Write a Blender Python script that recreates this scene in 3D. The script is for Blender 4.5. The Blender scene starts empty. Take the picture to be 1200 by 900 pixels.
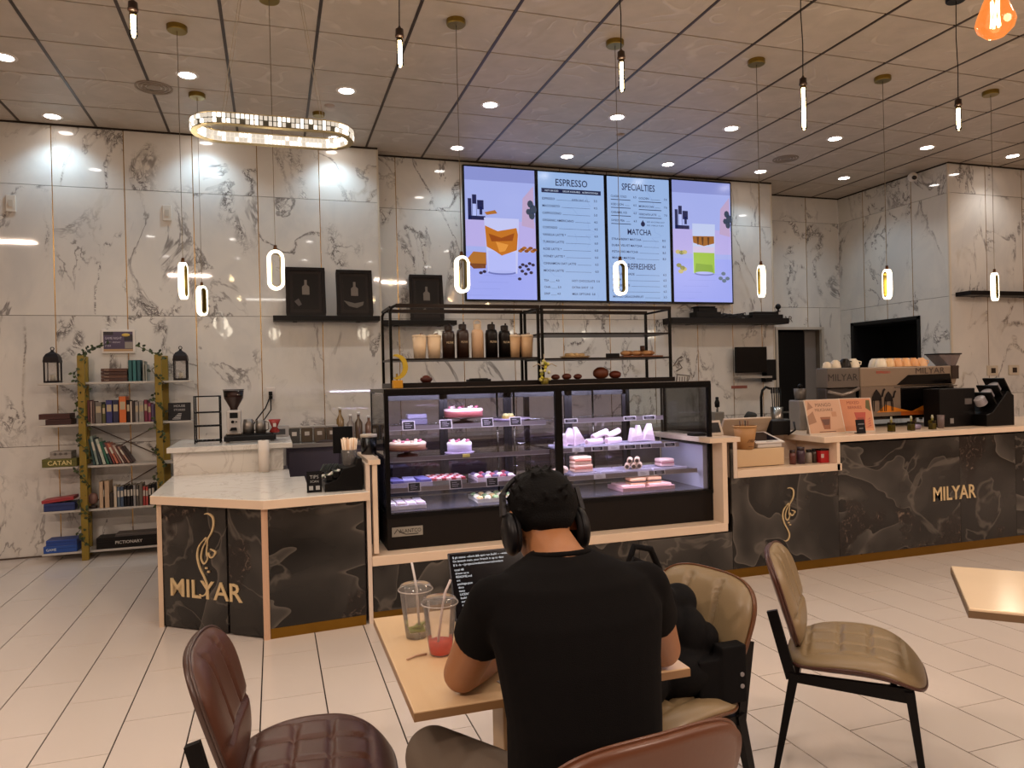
import bpy, bmesh, math, random
from mathutils import Vector, Matrix, Euler
PI = math.pi
C = bpy.context.scene.collection
sc = bpy.context.scene

# ---------------------------------------------------------------- camera
cam = bpy.data.cameras.new('camera'); camo = bpy.data.objects.new('camera', cam); C.objects.link(camo); sc.camera = camo
cam.sensor_width = 36; cam.lens = 859.3 / 1200 * 36; cam.clip_start = .05
_y, _p, _r = math.radians(18.01), math.radians(-.184), math.radians(-1.37)
_f = Vector((math.sin(_y)*math.cos(_p), math.cos(_y)*math.cos(_p), math.sin(_p)))
_rt = Vector((math.cos(_y), -math.sin(_y), 0)); _u = _rt.cross(_f)
_r2 = _rt*math.cos(_r) + _u*math.sin(_r); _u2 = -_rt*math.sin(_r) + _u*math.cos(_r)
mw = Matrix((( _r2.x, _u2.x, -_f.x, 0), (_r2.y, _u2.y, -_f.y, 0), (_r2.z, _u2.z, -_f.z, 1.48), (0, 0, 0, 1)))
camo.matrix_world = mw

# ---------------------------------------------------------------- world, exposure
w = bpy.data.worlds.new('world'); sc.world = w; w.use_nodes = True
w.node_tree.nodes['Background'].inputs[0].default_value = (.9, .68, .55, 1)
w.node_tree.nodes['Background'].inputs[1].default_value = .25
sc.view_settings.view_transform = 'Standard'; sc.view_settings.look = 'None'
sc.view_settings.gamma = 1; sc.view_settings.use_curve_mapping = False
sc.view_settings.exposure = 0.18

def lamp(name, kind, loc, power, color, rot=(0, 0, 0), **kw):
    l = bpy.data.lights.new(name, kind); l.energy = power; l.color = color
    for k, v in kw.items(): setattr(l, k, v)
    o = bpy.data.objects.new(name, l); C.objects.link(o); o.location = loc; o.rotation_euler = rot
    return o
WARM = (1, .77, .63)
# unseen warm panels added as fill light (housings are built with the ceiling)
FILL_PANELS = [(-1.6, -1.3), (2.6, -1.3), (7.0, -1.3), (-3.9, 2.0), (8.6, 1.6)]
for x, y in FILL_PANELS:
    lamp('fill_panel_light', 'AREA', (x, y, 3.84), 105, WARM, shape='RECTANGLE', size=.8, size_y=.22)

# ---------------------------------------------------------------- helpers
def srgb(h):
    h = h.lstrip('#'); o = []
    for i in (0, 2, 4):
        c = int(h[i:i+2], 16)/255
        o.append(c/12.92 if c <= .04045 else ((c+.055)/1.055)**2.4)
    return (*o, 1)

_mats = {}
def M(h, rough=.5, metal=0, emit=0, alpha=1, trans=0, coat=0, spec=.5, bump=0, bscale=200, var=0, vscale=6):
    if max(srgb(h)[:3]) < .022 and not emit: spec = min(spec, .22)
    key = (h, rough, metal, emit, alpha, trans, coat, spec, bump, bscale, var, vscale)
    if key in _mats: return _mats[key]
    m = bpy.data.materials.new('mat_'+h.lstrip('#')); m.use_nodes = True
    nt = m.node_tree; b = nt.nodes['Principled BSDF']
    b.inputs['Base Color'].default_value = srgb(h); b.inputs['Roughness'].default_value = rough
    b.inputs['Metallic'].default_value = metal; b.inputs['Specular IOR Level'].default_value = spec
    b.inputs['Coat Weight'].default_value = coat; b.inputs['Coat Roughness'].default_value = .08
    b.inputs['Transmission Weight'].default_value = trans; b.inputs['Alpha'].default_value = alpha
    if emit:
        b.inputs['Emission Color'].default_value = srgb(h); b.inputs['Emission Strength'].default_value = emit
        if emit: b.inputs['Base Color'].default_value = (0, 0, 0, 1) if emit < 1.5 else srgb(h)
    if bump or var:
        tc = nt.nodes.new('ShaderNodeTexCoord')
    if bump:
        n = nt.nodes.new('ShaderNodeTexNoise'); n.inputs['Scale'].default_value = bscale; n.inputs['Detail'].default_value = 4
        nt.links.new(tc.outputs['Object'], n.inputs['Vector'])
        bp = nt.nodes.new('ShaderNodeBump'); bp.inputs['Strength'].default_value = bump; bp.inputs['Distance'].default_value = .002
        nt.links.new(n.outputs['Fac'], bp.inputs['Height']); nt.links.new(bp.outputs['Normal'], b.inputs['Normal'])
    if var:
        n2 = nt.nodes.new('ShaderNodeTexNoise'); n2.inputs['Scale'].default_value = vscale; n2.inputs['Detail'].default_value = 5
        nt.links.new(tc.outputs['Object'], n2.inputs['Vector'])
        mx = nt.nodes.new('ShaderNodeMix'); mx.data_type = 'RGBA'
        c = srgb(h)
        mx.inputs['A'].default_value = [x*(1-var) for x in c[:3]]+[1]; mx.inputs['B'].default_value = [min(1, x*(1+var)) for x in c[:3]]+[1]
        nt.links.new(n2.outputs['Fac'], mx.inputs['Factor']); nt.links.new(mx.outputs['Result'], b.inputs['Base Color'])
    _mats[key] = m
    return m

class N:
    def __init__(s, name):
        s.m = bpy.data.materials.new(name); s.m.use_nodes = True; s.t = s.m.node_tree; s.b = s.t.nodes['Principled BSDF']
    def n(s, kind, props=None, **inp):
        o = s.t.nodes.new('ShaderNode'+kind)
        for k, v in (props or {}).items(): setattr(o, k, v)
        for k, v in inp.items():
            k = k.replace('_', ' ')
            s.set(o.inputs[k], v)
        return o
    def set(s, i, v):
        if isinstance(v, bpy.types.NodeSocket): s.t.links.new(v, i)
        else: i.default_value = v
    def math(s, op, a, b=0, clamp=False):
        o = s.t.nodes.new('ShaderNodeMath'); o.operation = op; o.use_clamp = clamp
        s.set(o.inputs[0], a); s.set(o.inputs[1], b); return o.outputs[0]
    def mix(s, f, a, b):
        o = s.t.nodes.new('ShaderNodeMix'); o.data_type = 'RGBA'
        s.set(o.inputs['Factor'], f); s.set(o.inputs['A'], a); s.set(o.inputs['B'], b); return o.outputs['Result']
    def rng(s, v, a, b, c=0, d=1, smooth=True):
        o = s.t.nodes.new('ShaderNodeMapRange'); o.clamp = True
        if smooth: o.interpolation_type = 'SMOOTHSTEP'
        s.set(o.inputs[0], v)
        for i, q in zip((1, 2, 3, 4), (a, b, c, d)): o.inputs[i].default_value = q
        return o.outputs[0]
    def coords(s, scale=(1, 1, 1), rot=(0, 0, 0), rand=True):
        tc = s.n('TexCoord'); v = tc.outputs['Object']
        if rand:
            oi = s.n('ObjectInfo'); r = s.math('MULTIPLY', oi.outputs['Random'], 60)
            cx = s.n('CombineXYZ', X=r, Y=s.math('MULTIPLY', r, .37), Z=s.math('MULTIPLY', r, 1.7))
            ad = s.n('VectorMath', {'operation': 'ADD'}); s.set(ad.inputs[0], v); s.set(ad.inputs[1], cx.outputs[0]); v = ad.outputs[0]
        mp = s.n('Mapping'); s.set(mp.inputs['Vector'], v); mp.inputs['Scale'].default_value = scale; mp.inputs['Rotation'].default_value = rot
        return mp.outputs[0]
    def noise(s, v, scale, detail=4, rough=.55, dist=0):
        o = s.n('TexNoise'); s.set(o.inputs['Vector'], v)
        o.inputs['Scale'].default_value = scale; o.inputs['Detail'].default_value = detail
        o.inputs['Roughness'].default_value = rough; o.inputs['Distortion'].default_value = dist
        return o.outputs['Fac']
    def vein(s, v, scale, width, detail=5, dist=.6, rough=.6):
        f = s.noise(v, scale, detail, rough, dist)
        return s.rng(s.math('ABSOLUTE', s.math('SUBTRACT', f, .5)), 0, width, 1, 0)
    def bump(s, h, strength=.3, dist=.01):
        o = s.n('Bump', Strength=strength, Distance=dist, Height=h); s.set(s.b.inputs['Normal'], o.outputs[0])
    def pset(s, **k):
        for a, v in k.items(): s.set(s.b.inputs[a.replace('_', ' ')], v)
        return s.m

def marble_mat():
    s = N('white_marble')
    v = s.coords((1, 1, .62), (0, math.radians(28), 0))
    v2 = s.coords((1, 1, 1))
    lines = s.vein(v, 1.5, .02, 6, .9, .62)
    fine = s.vein(v2, 4.6, .035, 6, .6, .66)
    fine2 = s.vein(v, 6.5, .035, 5, 1.0, .66)
    mask = s.rng(s.noise(v, 1.3, 3), .47, .57)
    near = s.rng(s.math('ABSOLUTE', s.math('SUBTRACT', s.noise(v, 1.5, 3, .5, .9), .5)), .0, .042, 1, 0)
    cl = s.math('MULTIPLY', s.math('MULTIPLY', s.math('MAXIMUM', fine, fine2), near), mask)
    lm = s.math('MULTIPLY', lines, s.rng(s.noise(v2, 1.8, 3), .46, .62, .05, 1))
    dark = s.math('MAXIMUM', s.math('MULTIPLY', lm, .7), s.math('MULTIPLY', cl, .95), True)
    soft = s.rng(s.noise(v, 2.2, 4, .6, .8), .35, .75)
    base = s.mix(soft, (.70, .67, .62, 1), (.60, .585, .56, 1))
    tint = s.math('MULTIPLY', s.rng(s.noise(v, 1.6, 3), .55, .75), near)
    base = s.mix(s.math('MULTIPLY', tint, .45), base, (.40, .31, .19, 1))
    col = s.mix(dark, base, (.085, .07, .07, 1))
    return s.pset(Base_Color=col, Roughness=.035, Specular_IOR_Level=.5)
def dark_stone_mat():
    s = N('dark_stone')
    v = s.coords((1, 1, 1), (0, math.radians(-35), 0))
    big = s.noise(v, .8, 3, .5, .9)
    fr = s.math('FRACT', s.math('MULTIPLY', big, 6.0)); cloud = s.math('MULTIPLY', s.math('POWER', fr, 1.6), s.rng(s.noise(v, 1.7, 3), .3, .7, .25, 1))
    edge = s.rng(fr, .93, 1)
    sharp = s.vein(v, 1.3, .018, 4, 1.2, .5)
    blot = s.rng(s.noise(v, 1.6, 4, .55, .4), .57, .62)
    sp = s.rng(s.noise(v, 15, 7, .78, 1.2), .54, .68)
    base = s.mix(cloud, (.008, .007, .0065, 1), (.070, .062, .054, 1))
    base = s.mix(s.math('MULTIPLY', s.math('MAXIMUM', sharp, edge), .30), base, (.20, .17, .14, 1))
    spk = s.mix(sp, (.010, .006, .005, 1), (.17, .12, .09, 1))
    col = s.mix(s.math('MULTIPLY', blot, .9), base, spk)
    return s.pset(Base_Color=col, Roughness=.16, Specular_IOR_Level=.5)
def floor_mat():
    s = N('floor_tile_stone')
    v = s.coords((1, .5, 1))
    c = s.rng(s.noise(v, 2.5, 2, .5, .2), .3, .7)
    vn = s.math('MULTIPLY', s.vein(v, 2.2, .02, 5, .7), s.rng(s.noise(v, 1.7, 2), .55, .65, 0, .05))
    col = s.mix(c, (.585, .51, .45, 1), (.60, .525, .46, 1))
    col = s.mix(vn, col, (.36, .29, .25, 1))
    return s.pset(Base_Color=col, Roughness=.19)
def ceil_mat():
    s = N('ceiling_tile_board')
    v = s.coords((1, 1, 1))
    vd = s.n('VectorMath', {'operation': 'ADD'})
    nz = s.n('TexNoise'); s.set(nz.inputs['Vector'], v); nz.inputs['Scale'].default_value = 2.2; nz.inputs['Detail'].default_value = 1
    sc_ = s.n('VectorMath', {'operation': 'SCALE'}); s.set(sc_.inputs[0], nz.outputs['Color']); sc_.inputs['Scale'].default_value = .9
    s.set(vd.inputs[0], v); s.set(vd.inputs[1], sc_.outputs[0])
    wv = s.n('TexWave', {'wave_type': 'RINGS'}, Scale=2.6, Distortion=2.5, Detail=1.0, Detail_Scale=1.2); s.set(wv.inputs['Vector'], vd.outputs[0])
    stroke = s.math('MULTIPLY', s.rng(wv.outputs['Fac'], .86, 1), s.rng(s.noise(v, 3.5, 2), .5, .62))
    c = s.rng(s.noise(v, 5, 4), .3, .7)
    col = s.mix(c, (.41, .35, .285, 1), (.465, .395, .325, 1))
    col = s.mix(s.math('MULTIPLY', stroke, .5), col, (.60, .53, .46, 1))
    s.bump(s.math('ADD', s.math('MULTIPLY', wv.outputs['Fac'], .6), stroke), .55, .006)
    return s.pset(Base_Color=col, Roughness=.5)
def glass_mat(name, tint=(1, 1, 1, 1), refl=1.0, rough=.02, ior=1.45, haze=0):
    m = bpy.data.materials.new(name); m.use_nodes = True; t = m.node_tree; t.nodes.clear()
    o = t.nodes.new('ShaderNodeOutputMaterial'); mx = t.nodes.new('ShaderNodeMixShader')
    tr = t.nodes.new('ShaderNodeBsdfTransparent'); gl = t.nodes.new('ShaderNodeBsdfGlossy'); fr = t.nodes.new('ShaderNodeFresnel')
    tr.inputs[0].default_value = tint; gl.inputs['Roughness'].default_value = rough; fr.inputs['IOR'].default_value = ior
    mu = t.nodes.new('ShaderNodeMath'); mu.operation = 'MULTIPLY'; mu.inputs[1].default_value = refl
    t.links.new(fr.outputs[0], mu.inputs[0]); t.links.new(mu.outputs[0], mx.inputs[0])
    src = tr.outputs[0]
    if haze:
        df = t.nodes.new('ShaderNodeBsdfTranslucent'); df2 = t.nodes.new('ShaderNodeBsdfDiffuse'); ad = t.nodes.new('ShaderNodeMixShader'); mh = t.nodes.new('ShaderNodeMixShader')
        ad.inputs[0].default_value = .5; mh.inputs[0].default_value = haze
        df.inputs[0].default_value = df2.inputs[0].default_value = (.95, .92, .9, 1)
        t.links.new(df.outputs[0], ad.inputs[1]); t.links.new(df2.outputs[0], ad.inputs[2]); t.links.new(tr.outputs[0], mh.inputs[1]); t.links.new(ad.outputs[0], mh.inputs[2]); src = mh.outputs[0]
    t.links.new(src, mx.inputs[1]); t.links.new(gl.outputs[0], mx.inputs[2]); t.links.new(mx.outputs[0], o.inputs[0])
    return m
def wood_mat(name, a, b_, sc_=(1, 12, 1), rough=.4):
    s = N(name); v = s.coords(sc_, rand=False)
    f = s.noise(v, 4, 5, .6, .3)
    return s.pset(Base_Color=s.mix(f, srgb(a), srgb(b_)), Roughness=rough)

MARBLE = marble_mat(); STONE = dark_stone_mat(); FLOOR = floor_mat(); CEIL = ceil_mat()
GLASS = glass_mat('case_glass', (.93, .95, .96, 1), .9)
CLEARP = glass_mat('clear_plastic', (.985, .98, .975, 1), .9, .08, haze=.13)
GOLD = M('#b8934a', .25, 1); BRASS = M('#8a7438', .35, 1); BLACK = M('#070606', .45, spec=.3); BLACKM = M('#0d0b08', .4, .4, spec=.3)
DBRONZE = M('#3b2c20', .4, .5); CREAM = M('#dcc9b0', .3, var=.04); WHITEP = M('#d8d0c8', .4); STEEL = M('#9a958e', .25, 1)
QUARTZ = None
def quartz():
    s = N('quartz_top'); v = s.coords((1, 1, 1), (0, 0, .6), rand=False)
    vn = s.math('MULTIPLY', s.vein(v, 2.2, .02, 6, 1.2), .35)
    return s.pset(Base_Color=s.mix(vn, (.70, .66, .60, 1), (.36, .31, .27, 1)), Roughness=.12)
QUARTZ = quartz()
LIGHTOAK = wood_mat('pale_laminate', '#c9a880', '#d8bb94', (3, .4, 1), .22)

_tcache = {}
def text_geo(s, bold=False):
    if (s, bold) in _tcache: return _tcache[(s, bold)]
    cu = bpy.data.curves.new('t', 'FONT'); cu.body = s; cu.size = 1; cu.resolution_u = 2; cu.align_x = 'LEFT'
    if bold: cu.offset = .011
    o = bpy.data.objects.new('t', cu); me = bpy.data.meshes.new_from_object(o)
    vs = [v.co.copy() for v in me.vertices]; fs = [tuple(p.vertices) for p in me.polygons]
    bpy.data.objects.remove(o); bpy.data.curves.remove(cu); bpy.data.meshes.remove(me)
    w_ = max([v.x for v in vs], default=0)
    _tcache[(s, bold)] = (vs, fs, w_); return _tcache[(s, bold)]

class MB:
    def __init__(s): s.v = []; s.f = []; s.mi = []; s.sm = []; s.mats = []; s.cur = 0; s.T = None
    def mat(s, m):
        if m not in s.mats: s.mats.append(m)
        s.cur = s.mats.index(m); return s
    def add(s, vs, fs, smooth=False):
        b = len(s.v)
        if s.T is not None: vs = [s.T @ Vector(v) for v in vs]
        s.v.extend([tuple(v) for v in vs])
        for f in fs: s.f.append(tuple(i+b for i in f)); s.mi.append(s.cur); s.sm.append(smooth)
        return s
    def box(s, x0, x1, y0, y1, z0, z1):
        return s.add([(x0,y0,z0),(x1,y0,z0),(x1,y1,z0),(x0,y1,z0),(x0,y0,z1),(x1,y0,z1),(x1,y1,z1),(x0,y1,z1)],
                     [(0,3,2,1),(4,5,6,7),(0,1,5,4),(1,2,6,5),(2,3,7,6),(3,0,4,7)])
    def cbox(s, c, d, rz=0, rx=0, ry=0):
        R = Matrix.Translation(c) @ Euler((rx, ry, rz)).to_matrix().to_4x4(); o = s.T
        s.T = R if o is None else o @ R
        s.box(-d[0]/2, d[0]/2, -d[1]/2, d[1]/2, -d[2]/2, d[2]/2); s.T = o; return s
    def bar(s, p0, p1, w_, h=None, w1=None, h1=None):
        p0, p1 = Vector(p0), Vector(p1); h = h or w_; w1 = w1 or w_; h1 = h1 or h
        d = (p1-p0).normalized(); a = Vector((0, 0, 1)) if abs(d.z) < .9 else Vector((0, 1, 0))
        x = d.cross(a).normalized(); y = x.cross(d)
        vs = []
        for p, ww, hh in ((p0, w_, h), (p1, w1, h1)):
            vs += [p-x*ww/2-y*hh/2, p+x*ww/2-y*hh/2, p+x*ww/2+y*hh/2, p-x*ww/2+y*hh/2]
        return s.add(vs, [(0,1,2,3),(7,6,5,4),(0,4,5,1),(1,5,6,2),(2,6,7,3),(3,7,4,0)])
    def cyl(s, p0, p1, r0, r1=None, n=16, caps=True, smooth=True):
        p0, p1 = Vector(p0), Vector(p1); r1 = r0 if r1 is None else r1
        d = (p1-p0).normalized(); a = Vector((0, 0, 1)) if abs(d.z) < .9 else Vector((1, 0, 0))
        x = d.cross(a).normalized(); y = d.cross(x); vs = []
        for p, r in ((p0, r0), (p1, r1)):
            vs += [p + x*r*math.cos(2*PI*i/n) + y*r*math.sin(2*PI*i/n) for i in range(n)]
        s.add(vs, [(i, (i+1) % n, n+(i+1) % n, n+i) for i in range(n)], smooth)
        if caps: s.add(vs, [tuple(range(n))[::-1], tuple(range(n, 2*n))])
        return s
    def lathe(s, prof, n=24, c=(0, 0, 0), sx=1, sy=1, smooth=True, closed=False):
        vs = []; m = len(prof)
        for r, z in prof: vs += [(c[0]+sx*r*math.cos(2*PI*i/n), c[1]+sy*r*math.sin(2*PI*i/n), c[2]+z) for i in range(n)]
        fs = [(j*n+i, j*n+(i+1) % n, (j+1)*n+(i+1) % n, (j+1)*n+i) for j in range(m-1) for i in range(n)]
        if closed: fs += [tuple(range(n))[::-1], tuple(range((m-1)*n, m*n))]
        return s.add(vs, fs, smooth)
    def tube(s, pts, r, n=8, closed=False, smooth=True, rs=None):
        pts = [Vector(p) for p in pts]; vs = []; m = len(pts); prev = None
        for i, p in enumerate(pts):
            a = pts[(i-1) % m] if (closed or i) else p; b = pts[(i+1) % m] if (closed or i < m-1) else p
            d = (b-a).normalized()
            if prev is None:
                ax = Vector((0, 0, 1)) if abs(d.z) < .9 else Vector((1, 0, 0)); x = d.cross(ax).normalized()
            else: x = (prev - d*prev.dot(d)).normalized()
            prev = x; y = d.cross(x); rr = rs[i] if rs else r
            vs += [p + x*rr*math.cos(2*PI*k/n) + y*rr*math.sin(2*PI*k/n) for k in range(n)]
        fs = [(j*n+i, j*n+(i+1) % n, ((j+1) % m)*n+(i+1) % n, ((j+1) % m)*n+i) for j in range(m if closed else m-1) for i in range(n)]
        s.add(vs, fs, smooth)
        if not closed: s.add(vs, [tuple(range(n))[::-1], tuple(range((m-1)*n, m*n))])
        return s
    def prism(s, poly, a, b, axis='z', smooth=False):
        n = len(poly)
        def q(x, y, t): return {'z': (x, y, t), 'y': (x, t, y), 'x': (t, x, y)}[axis]
        vs = [q(x, y, a) for x, y in poly] + [q(x, y, b) for x, y in poly]
        return s.add(vs, [tuple(range(n))[::-1], tuple(range(n, 2*n))]).add(vs, [(i, (i+1) % n, n+(i+1) % n, n+i) for i in range(n)], smooth)
    def flat(s, poly, o, ux, uy):
        o, ux, uy = Vector(o), Vector(ux), Vector(uy)
        return s.add([o+ux*x+uy*y for x, y in poly], [tuple(range(len(poly)))])
    def text(s, t, size, o, ux=(1, 0, 0), uy=(0, 0, 1), align='l', bold=False, maxw=None, stretch=1):
        vs, fs, w_ = text_geo(t, bold); ux, uy = Vector(ux), Vector(uy); k = size*stretch
        if maxw and w_*k > maxw: k = maxw/w_
        off = {'l': 0, 'c': -w_/2, 'r': -w_}[align]
        return s.add([Vector(o)+ux*(v.x+off)*k+uy*v.y*size for v in vs], fs)
    def sphere(s, c, r, n=16, m=10, sc_=(1, 1, 1), jit=0, rnd=None):
        vs = []
        for j in range(m+1):
            t = PI*j/m
            for i in range(n):
                q = 1 + (rnd.uniform(-jit, jit) if jit and 0 < j < m else 0); a = 2*PI*i/n
                vs.append((c[0]+r*sc_[0]*q*math.sin(t)*math.cos(a), c[1]+r*sc_[1]*q*math.sin(t)*math.sin(a), c[2]+r*sc_[2]*q*math.cos(t)))
        return s.add(vs, [(j*n+i, (j+1)*n+i, (j+1)*n+(i+1) % n, j*n+(i+1) % n) for j in range(m) for i in range(n)], True)
    def mesh(s, name):
        me = bpy.data.meshes.new(name); me.from_pydata(s.v, [], s.f)
        for m in s.mats: me.materials.append(m)
        me.polygons.foreach_set('material_index', s.mi); me.polygons.foreach_set('use_smooth', s.sm); me.update()
        return me
    def build(s, name, mat=None, parent=None, loc=None, rz=None, bev=0, fix=True, solid=0):
        if mat is not None and not s.mats: s.mats = [mat]
        me = s.mesh(name)
        if fix:
            b = bmesh.new(); b.from_mesh(me); bmesh.ops.remove_doubles(b, verts=b.verts, dist=1e-5)
            bmesh.ops.recalc_face_normals(b, faces=b.faces); b.to_mesh(me); b.free()
        o = bpy.data.objects.new(name, me); C.objects.link(o)
        if parent: o.parent = parent
        if loc: o.location = loc
        if rz: o.rotation_euler.z = rz
        if solid:
            md = o.modifiers.new('s', 'SOLIDIFY'); md.thickness = solid
        if bev:
            md = o.modifiers.new('b', 'BEVEL'); md.width = bev; md.segments = 2; md.limit_method = 'ANGLE'; md.angle_limit = .6
        return o

def thing(name, label, cat, loc=(0, 0, 0), rz=0, group=None):
    o = bpy.data.objects.new(name, None); C.objects.link(o); o.location = loc; o.rotation_euler = (0, 0, rz)
    o.empty_display_size = .05
    o['label'] = label; o['category'] = cat
    if group: o['group'] = group
    return o
def tag(o, label, cat, group=None):
    o['label'] = label; o['category'] = cat
    if group: o['group'] = group
    return o
def struct(o): o['kind'] = 'structure'; return o
def dup(root, loc, rz=None, label=None, group=None):
    r = root.copy(); C.objects.link(r); r.location = loc
    if rz is not None: r.rotation_euler.z = rz
    if label: r['label'] = label
    if group: r['group'] = group
    for ch in list(root.children):
        c = ch.copy(); C.objects.link(c); c.parent = r
        for g in list(ch.children):
            d = g.copy(); C.objects.link(d); d.parent = c
    return r
def inst(name, me, parent, loc, rz=0, rot=None):
    o = bpy.data.objects.new(name, me); C.objects.link(o); o.parent = parent; o.location = loc
    o.rotation_euler = rot or (0, 0, rz); return o
R = random.Random(7)
# ================================================================= ROOM
CZ = 3.92
# floor: base slab and tiles
fl = struct(MB().box(-5.6, 10.6, -5.1, 8.6, -.12, -.006).build('floor', M('#231913', .8)))
TW, TL = .291, .60
tile = MB(); g = .0032; gy = .0022
tile.box(g, TW-g, gy, TL-gy, -.006, 0).mat(FLOOR)
tile.mi = [0]*len(tile.f); tme = tile.mesh('floor_tile')
X0 = -.382
cells = []
for i in range(-18, 38):
    x = X0 + i*TW
    yo = 3.965 + (0 if (i % 2 == 0) else .30)  # running bond
    for j in range(-15, 9):
        y = yo + j*TL
        if x < -5.5 or x > 10.4 or y < -5 or y > 8.0: continue
        cells.append((x, y))
def vis(x, y):
    # is the tile centre inside the photographed floor area and not under the counters
    cx, cy = x+TW/2, y+TL/2
    d = Vector((cx, cy, 0))-Vector((0, 0, 1.48)); z = d.dot(_f)
    if z < .3: return 0
    px = 600+859.3*d.dot(_r2)/z; py = 450-859.3*d.dot(_u2)/z
    if not (-60 < px < 1260 and py < 960): return 0
    if cy > 4.8 and cx > -.5: return 0
    return 1/z
ranked = sorted(cells, key=lambda c: -vis(*c))
ind = [c for c in ranked if vis(*c) > 0][:300]; inds = set(ind)
for x, y in ind: inst('floor_tile', tme, fl, (x, y, 0))
rest = MB().mat(FLOOR)
for x, y in cells:
    if (x, y) in inds: continue
    rest.box(x+g, x+TW-g, y+gy, y+TL-gy, -.006, 0)
ro = rest.build('floor_tiles', parent=fl, fix=False); ro['kind'] = 'stuff'

# ceiling: slab, runners, tiles
ce = struct(MB().box(-5.6, 10.6, -5.1, 8.6, CZ+.02, CZ+.14).build('ceiling', M('#2a1f17', .7)))
CP, CQ = .614, .626
ct = MB().mat(CEIL); e = .004
ct.box(-CP/2+.011, CP/2-.011, -CQ/2+.0075, CQ/2-.0075, CZ-.0, CZ+.018); cme = ct.mesh('ceiling_tile')
restc = MB().mat(CEIL)
for i in range(-10, 18):
    for j in range(-15, 6):
        x = .345 + (i+.5)*CP; y = 5.20 + (j+.5)*CQ
        if x < -5.3 or x > 10.3 or y < -4.8 or y > 8.6: continue
        if y > 3.2 and -2.9 < x < 9.4 and y > 3.2:
            inst('ceiling_tile', cme, ce, (x, y, 0))
        else: restc.box(x-CP/2+.011, x+CP/2-.011, y-CQ/2+.005, y+CQ/2-.005, CZ, CZ+.018)
ro = restc.build('ceiling_tiles', parent=ce, fix=False); ro['kind'] = 'stuff'
for i in range(-9, 17):
    x = .345+i*CP
    MB().box(x-.0105, x+.0105, -5, 8.45, CZ-.004, CZ+.019).build('ceiling_runner', DBRONZE, ce)
# air vent grilles
for n_, (x, y, lb) in enumerate([(-.86, 6.5, 'round air diffuser in the ceiling left of the chandelier'), (5.55, 6.9, 'round air diffuser in the ceiling right of the menu screens')]):
    t = thing('air_diffuser', lb, 'vent', (x, y, CZ-.002))
    MB().lathe([(0, -.004), (.05, -.004), (.05, 0)], 24, smooth=False).build('centre_disc', M('#8c7d6e', .6), t)
    for r in (.075, .105, .135):
        MB().lathe([(r-.01, -.0), (r-.01, -.006), (r+.006, -.006), (r+.006, 0)], 28, smooth=False).build('ring', M('#8c7d6e', .6), t)

def rects(xs, zs, holes):
    out = []
    for a, b in zip(xs, xs[1:]):
        for c, d in zip(zs, zs[1:]):
            cur = [(a, b, c, d)]
            for (h0, h1, k0, k1) in holes:
                nx = []
                for (p, q, r, s_) in cur:
                    if h0 >= q or h1 <= p or k0 >= s_ or k1 <= r: nx.append((p, q, r, s_)); continue
                    if h0 > p: nx.append((p, h0, r, s_))
                    if h1 < q: nx.append((h1, q, r, s_))
                    m0, m1 = max(p, h0), min(q, h1)
                    if k1 < s_: nx.append((m0, m1, k1, s_))
                    if k0 > r: nx.append((m0, m1, r, k0))
                cur = nx
            out += cur
    return [r for r in out if r[1]-r[0] > .015 and r[3]-r[2] > .015]
def marble_wall(name, origin, ang, xs, zs, holes=(), depth=.10, inset=0):
    # wall running along local x, face towards local -y
    base = MB()
    for (a, b, c, d) in rects([xs[0], xs[-1]], [zs[0], zs[-1]], holes): base.box(a+(inset if a == xs[0] else 0), b-(.03 if name == 'wall_side' and b == xs[-1] else 0), .016, depth, c, d)
    o = struct(base.build(name, M('#6f6355', .5), loc=origin, rz=ang))
    for (a, b, c, d) in rects(xs, zs, holes):
        q = .0022
        w2, h2 = (b-a)/2-q, (d-c)/2-q
        m = MB().mat(MARBLE); m.box(-w2, w2, 0, .016, -h2, h2)
        inst('marble_panel', m.mesh('marble_panel'), o, ((a+b)/2, 0, (c+d)/2))
    for x in xs[1:-1]:
        for (c, d) in seg(x, zs, holes): MB().box(x-.0035, x+.0035, -.0015, .014, c, d).build('joint_strip', GOLD, o)
    return o
def seg(x, zs, holes):
    out = [(zs[0], zs[-1])]
    for (h0, h1, k0, k1) in holes:
        if h0 < x < h1: out = [p for (a, b) in out for p in ((a, max(a, min(b, k0))), (min(b, max(a, k1)), b))]
    return [(a, b) for a, b in out if b-a > .02]
ZS = [0, 1.0, 2.18, 3.36, CZ]
marble_wall('wall_back', (0, 7.62, 0), 0, [-5.6, -5.41, -4.82, -4.23, -3.64, -3.05, -2.46, -1.87, -1.28, -.69, -.105, .485, 1.075], ZS, depth=.3)
marble_wall('wall_screens', (0, 7.83, 0), 0, [1.075, 1.29, 2.0, 2.59, 3.18, 3.77, 4.36, 4.95, 5.45, 5.88, 6.06], ZS, depth=.55)
DOOR = (6.47, 7.20, 0, 2.10)
marble_wall('wall_doorway', (0, 8.32, 0), 0, [6.06, 6.45, 7.0, 7.55], [0, 1.0, 2.40, 3.57, CZ], [DOOR])
WIN = (.21, 1.30, .92, 2.15)  # opening in the side wall (local x runs from the back corner to the front)
marble_wall('wall_side', (7.55, 8.32, 0), -PI/2, [0, .45, .83, 1.23, 1.76], [0, 1.0, 2.36, 3.57, CZ], [WIN])
marble_wall('wall_right', (7.55, 6.56, 0), 0, [0, .57, 1.16, 1.75, 2.34, 3.05], [0, 1.2, 2.37, 3.57, CZ], depth=.5, inset=.6)
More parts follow.
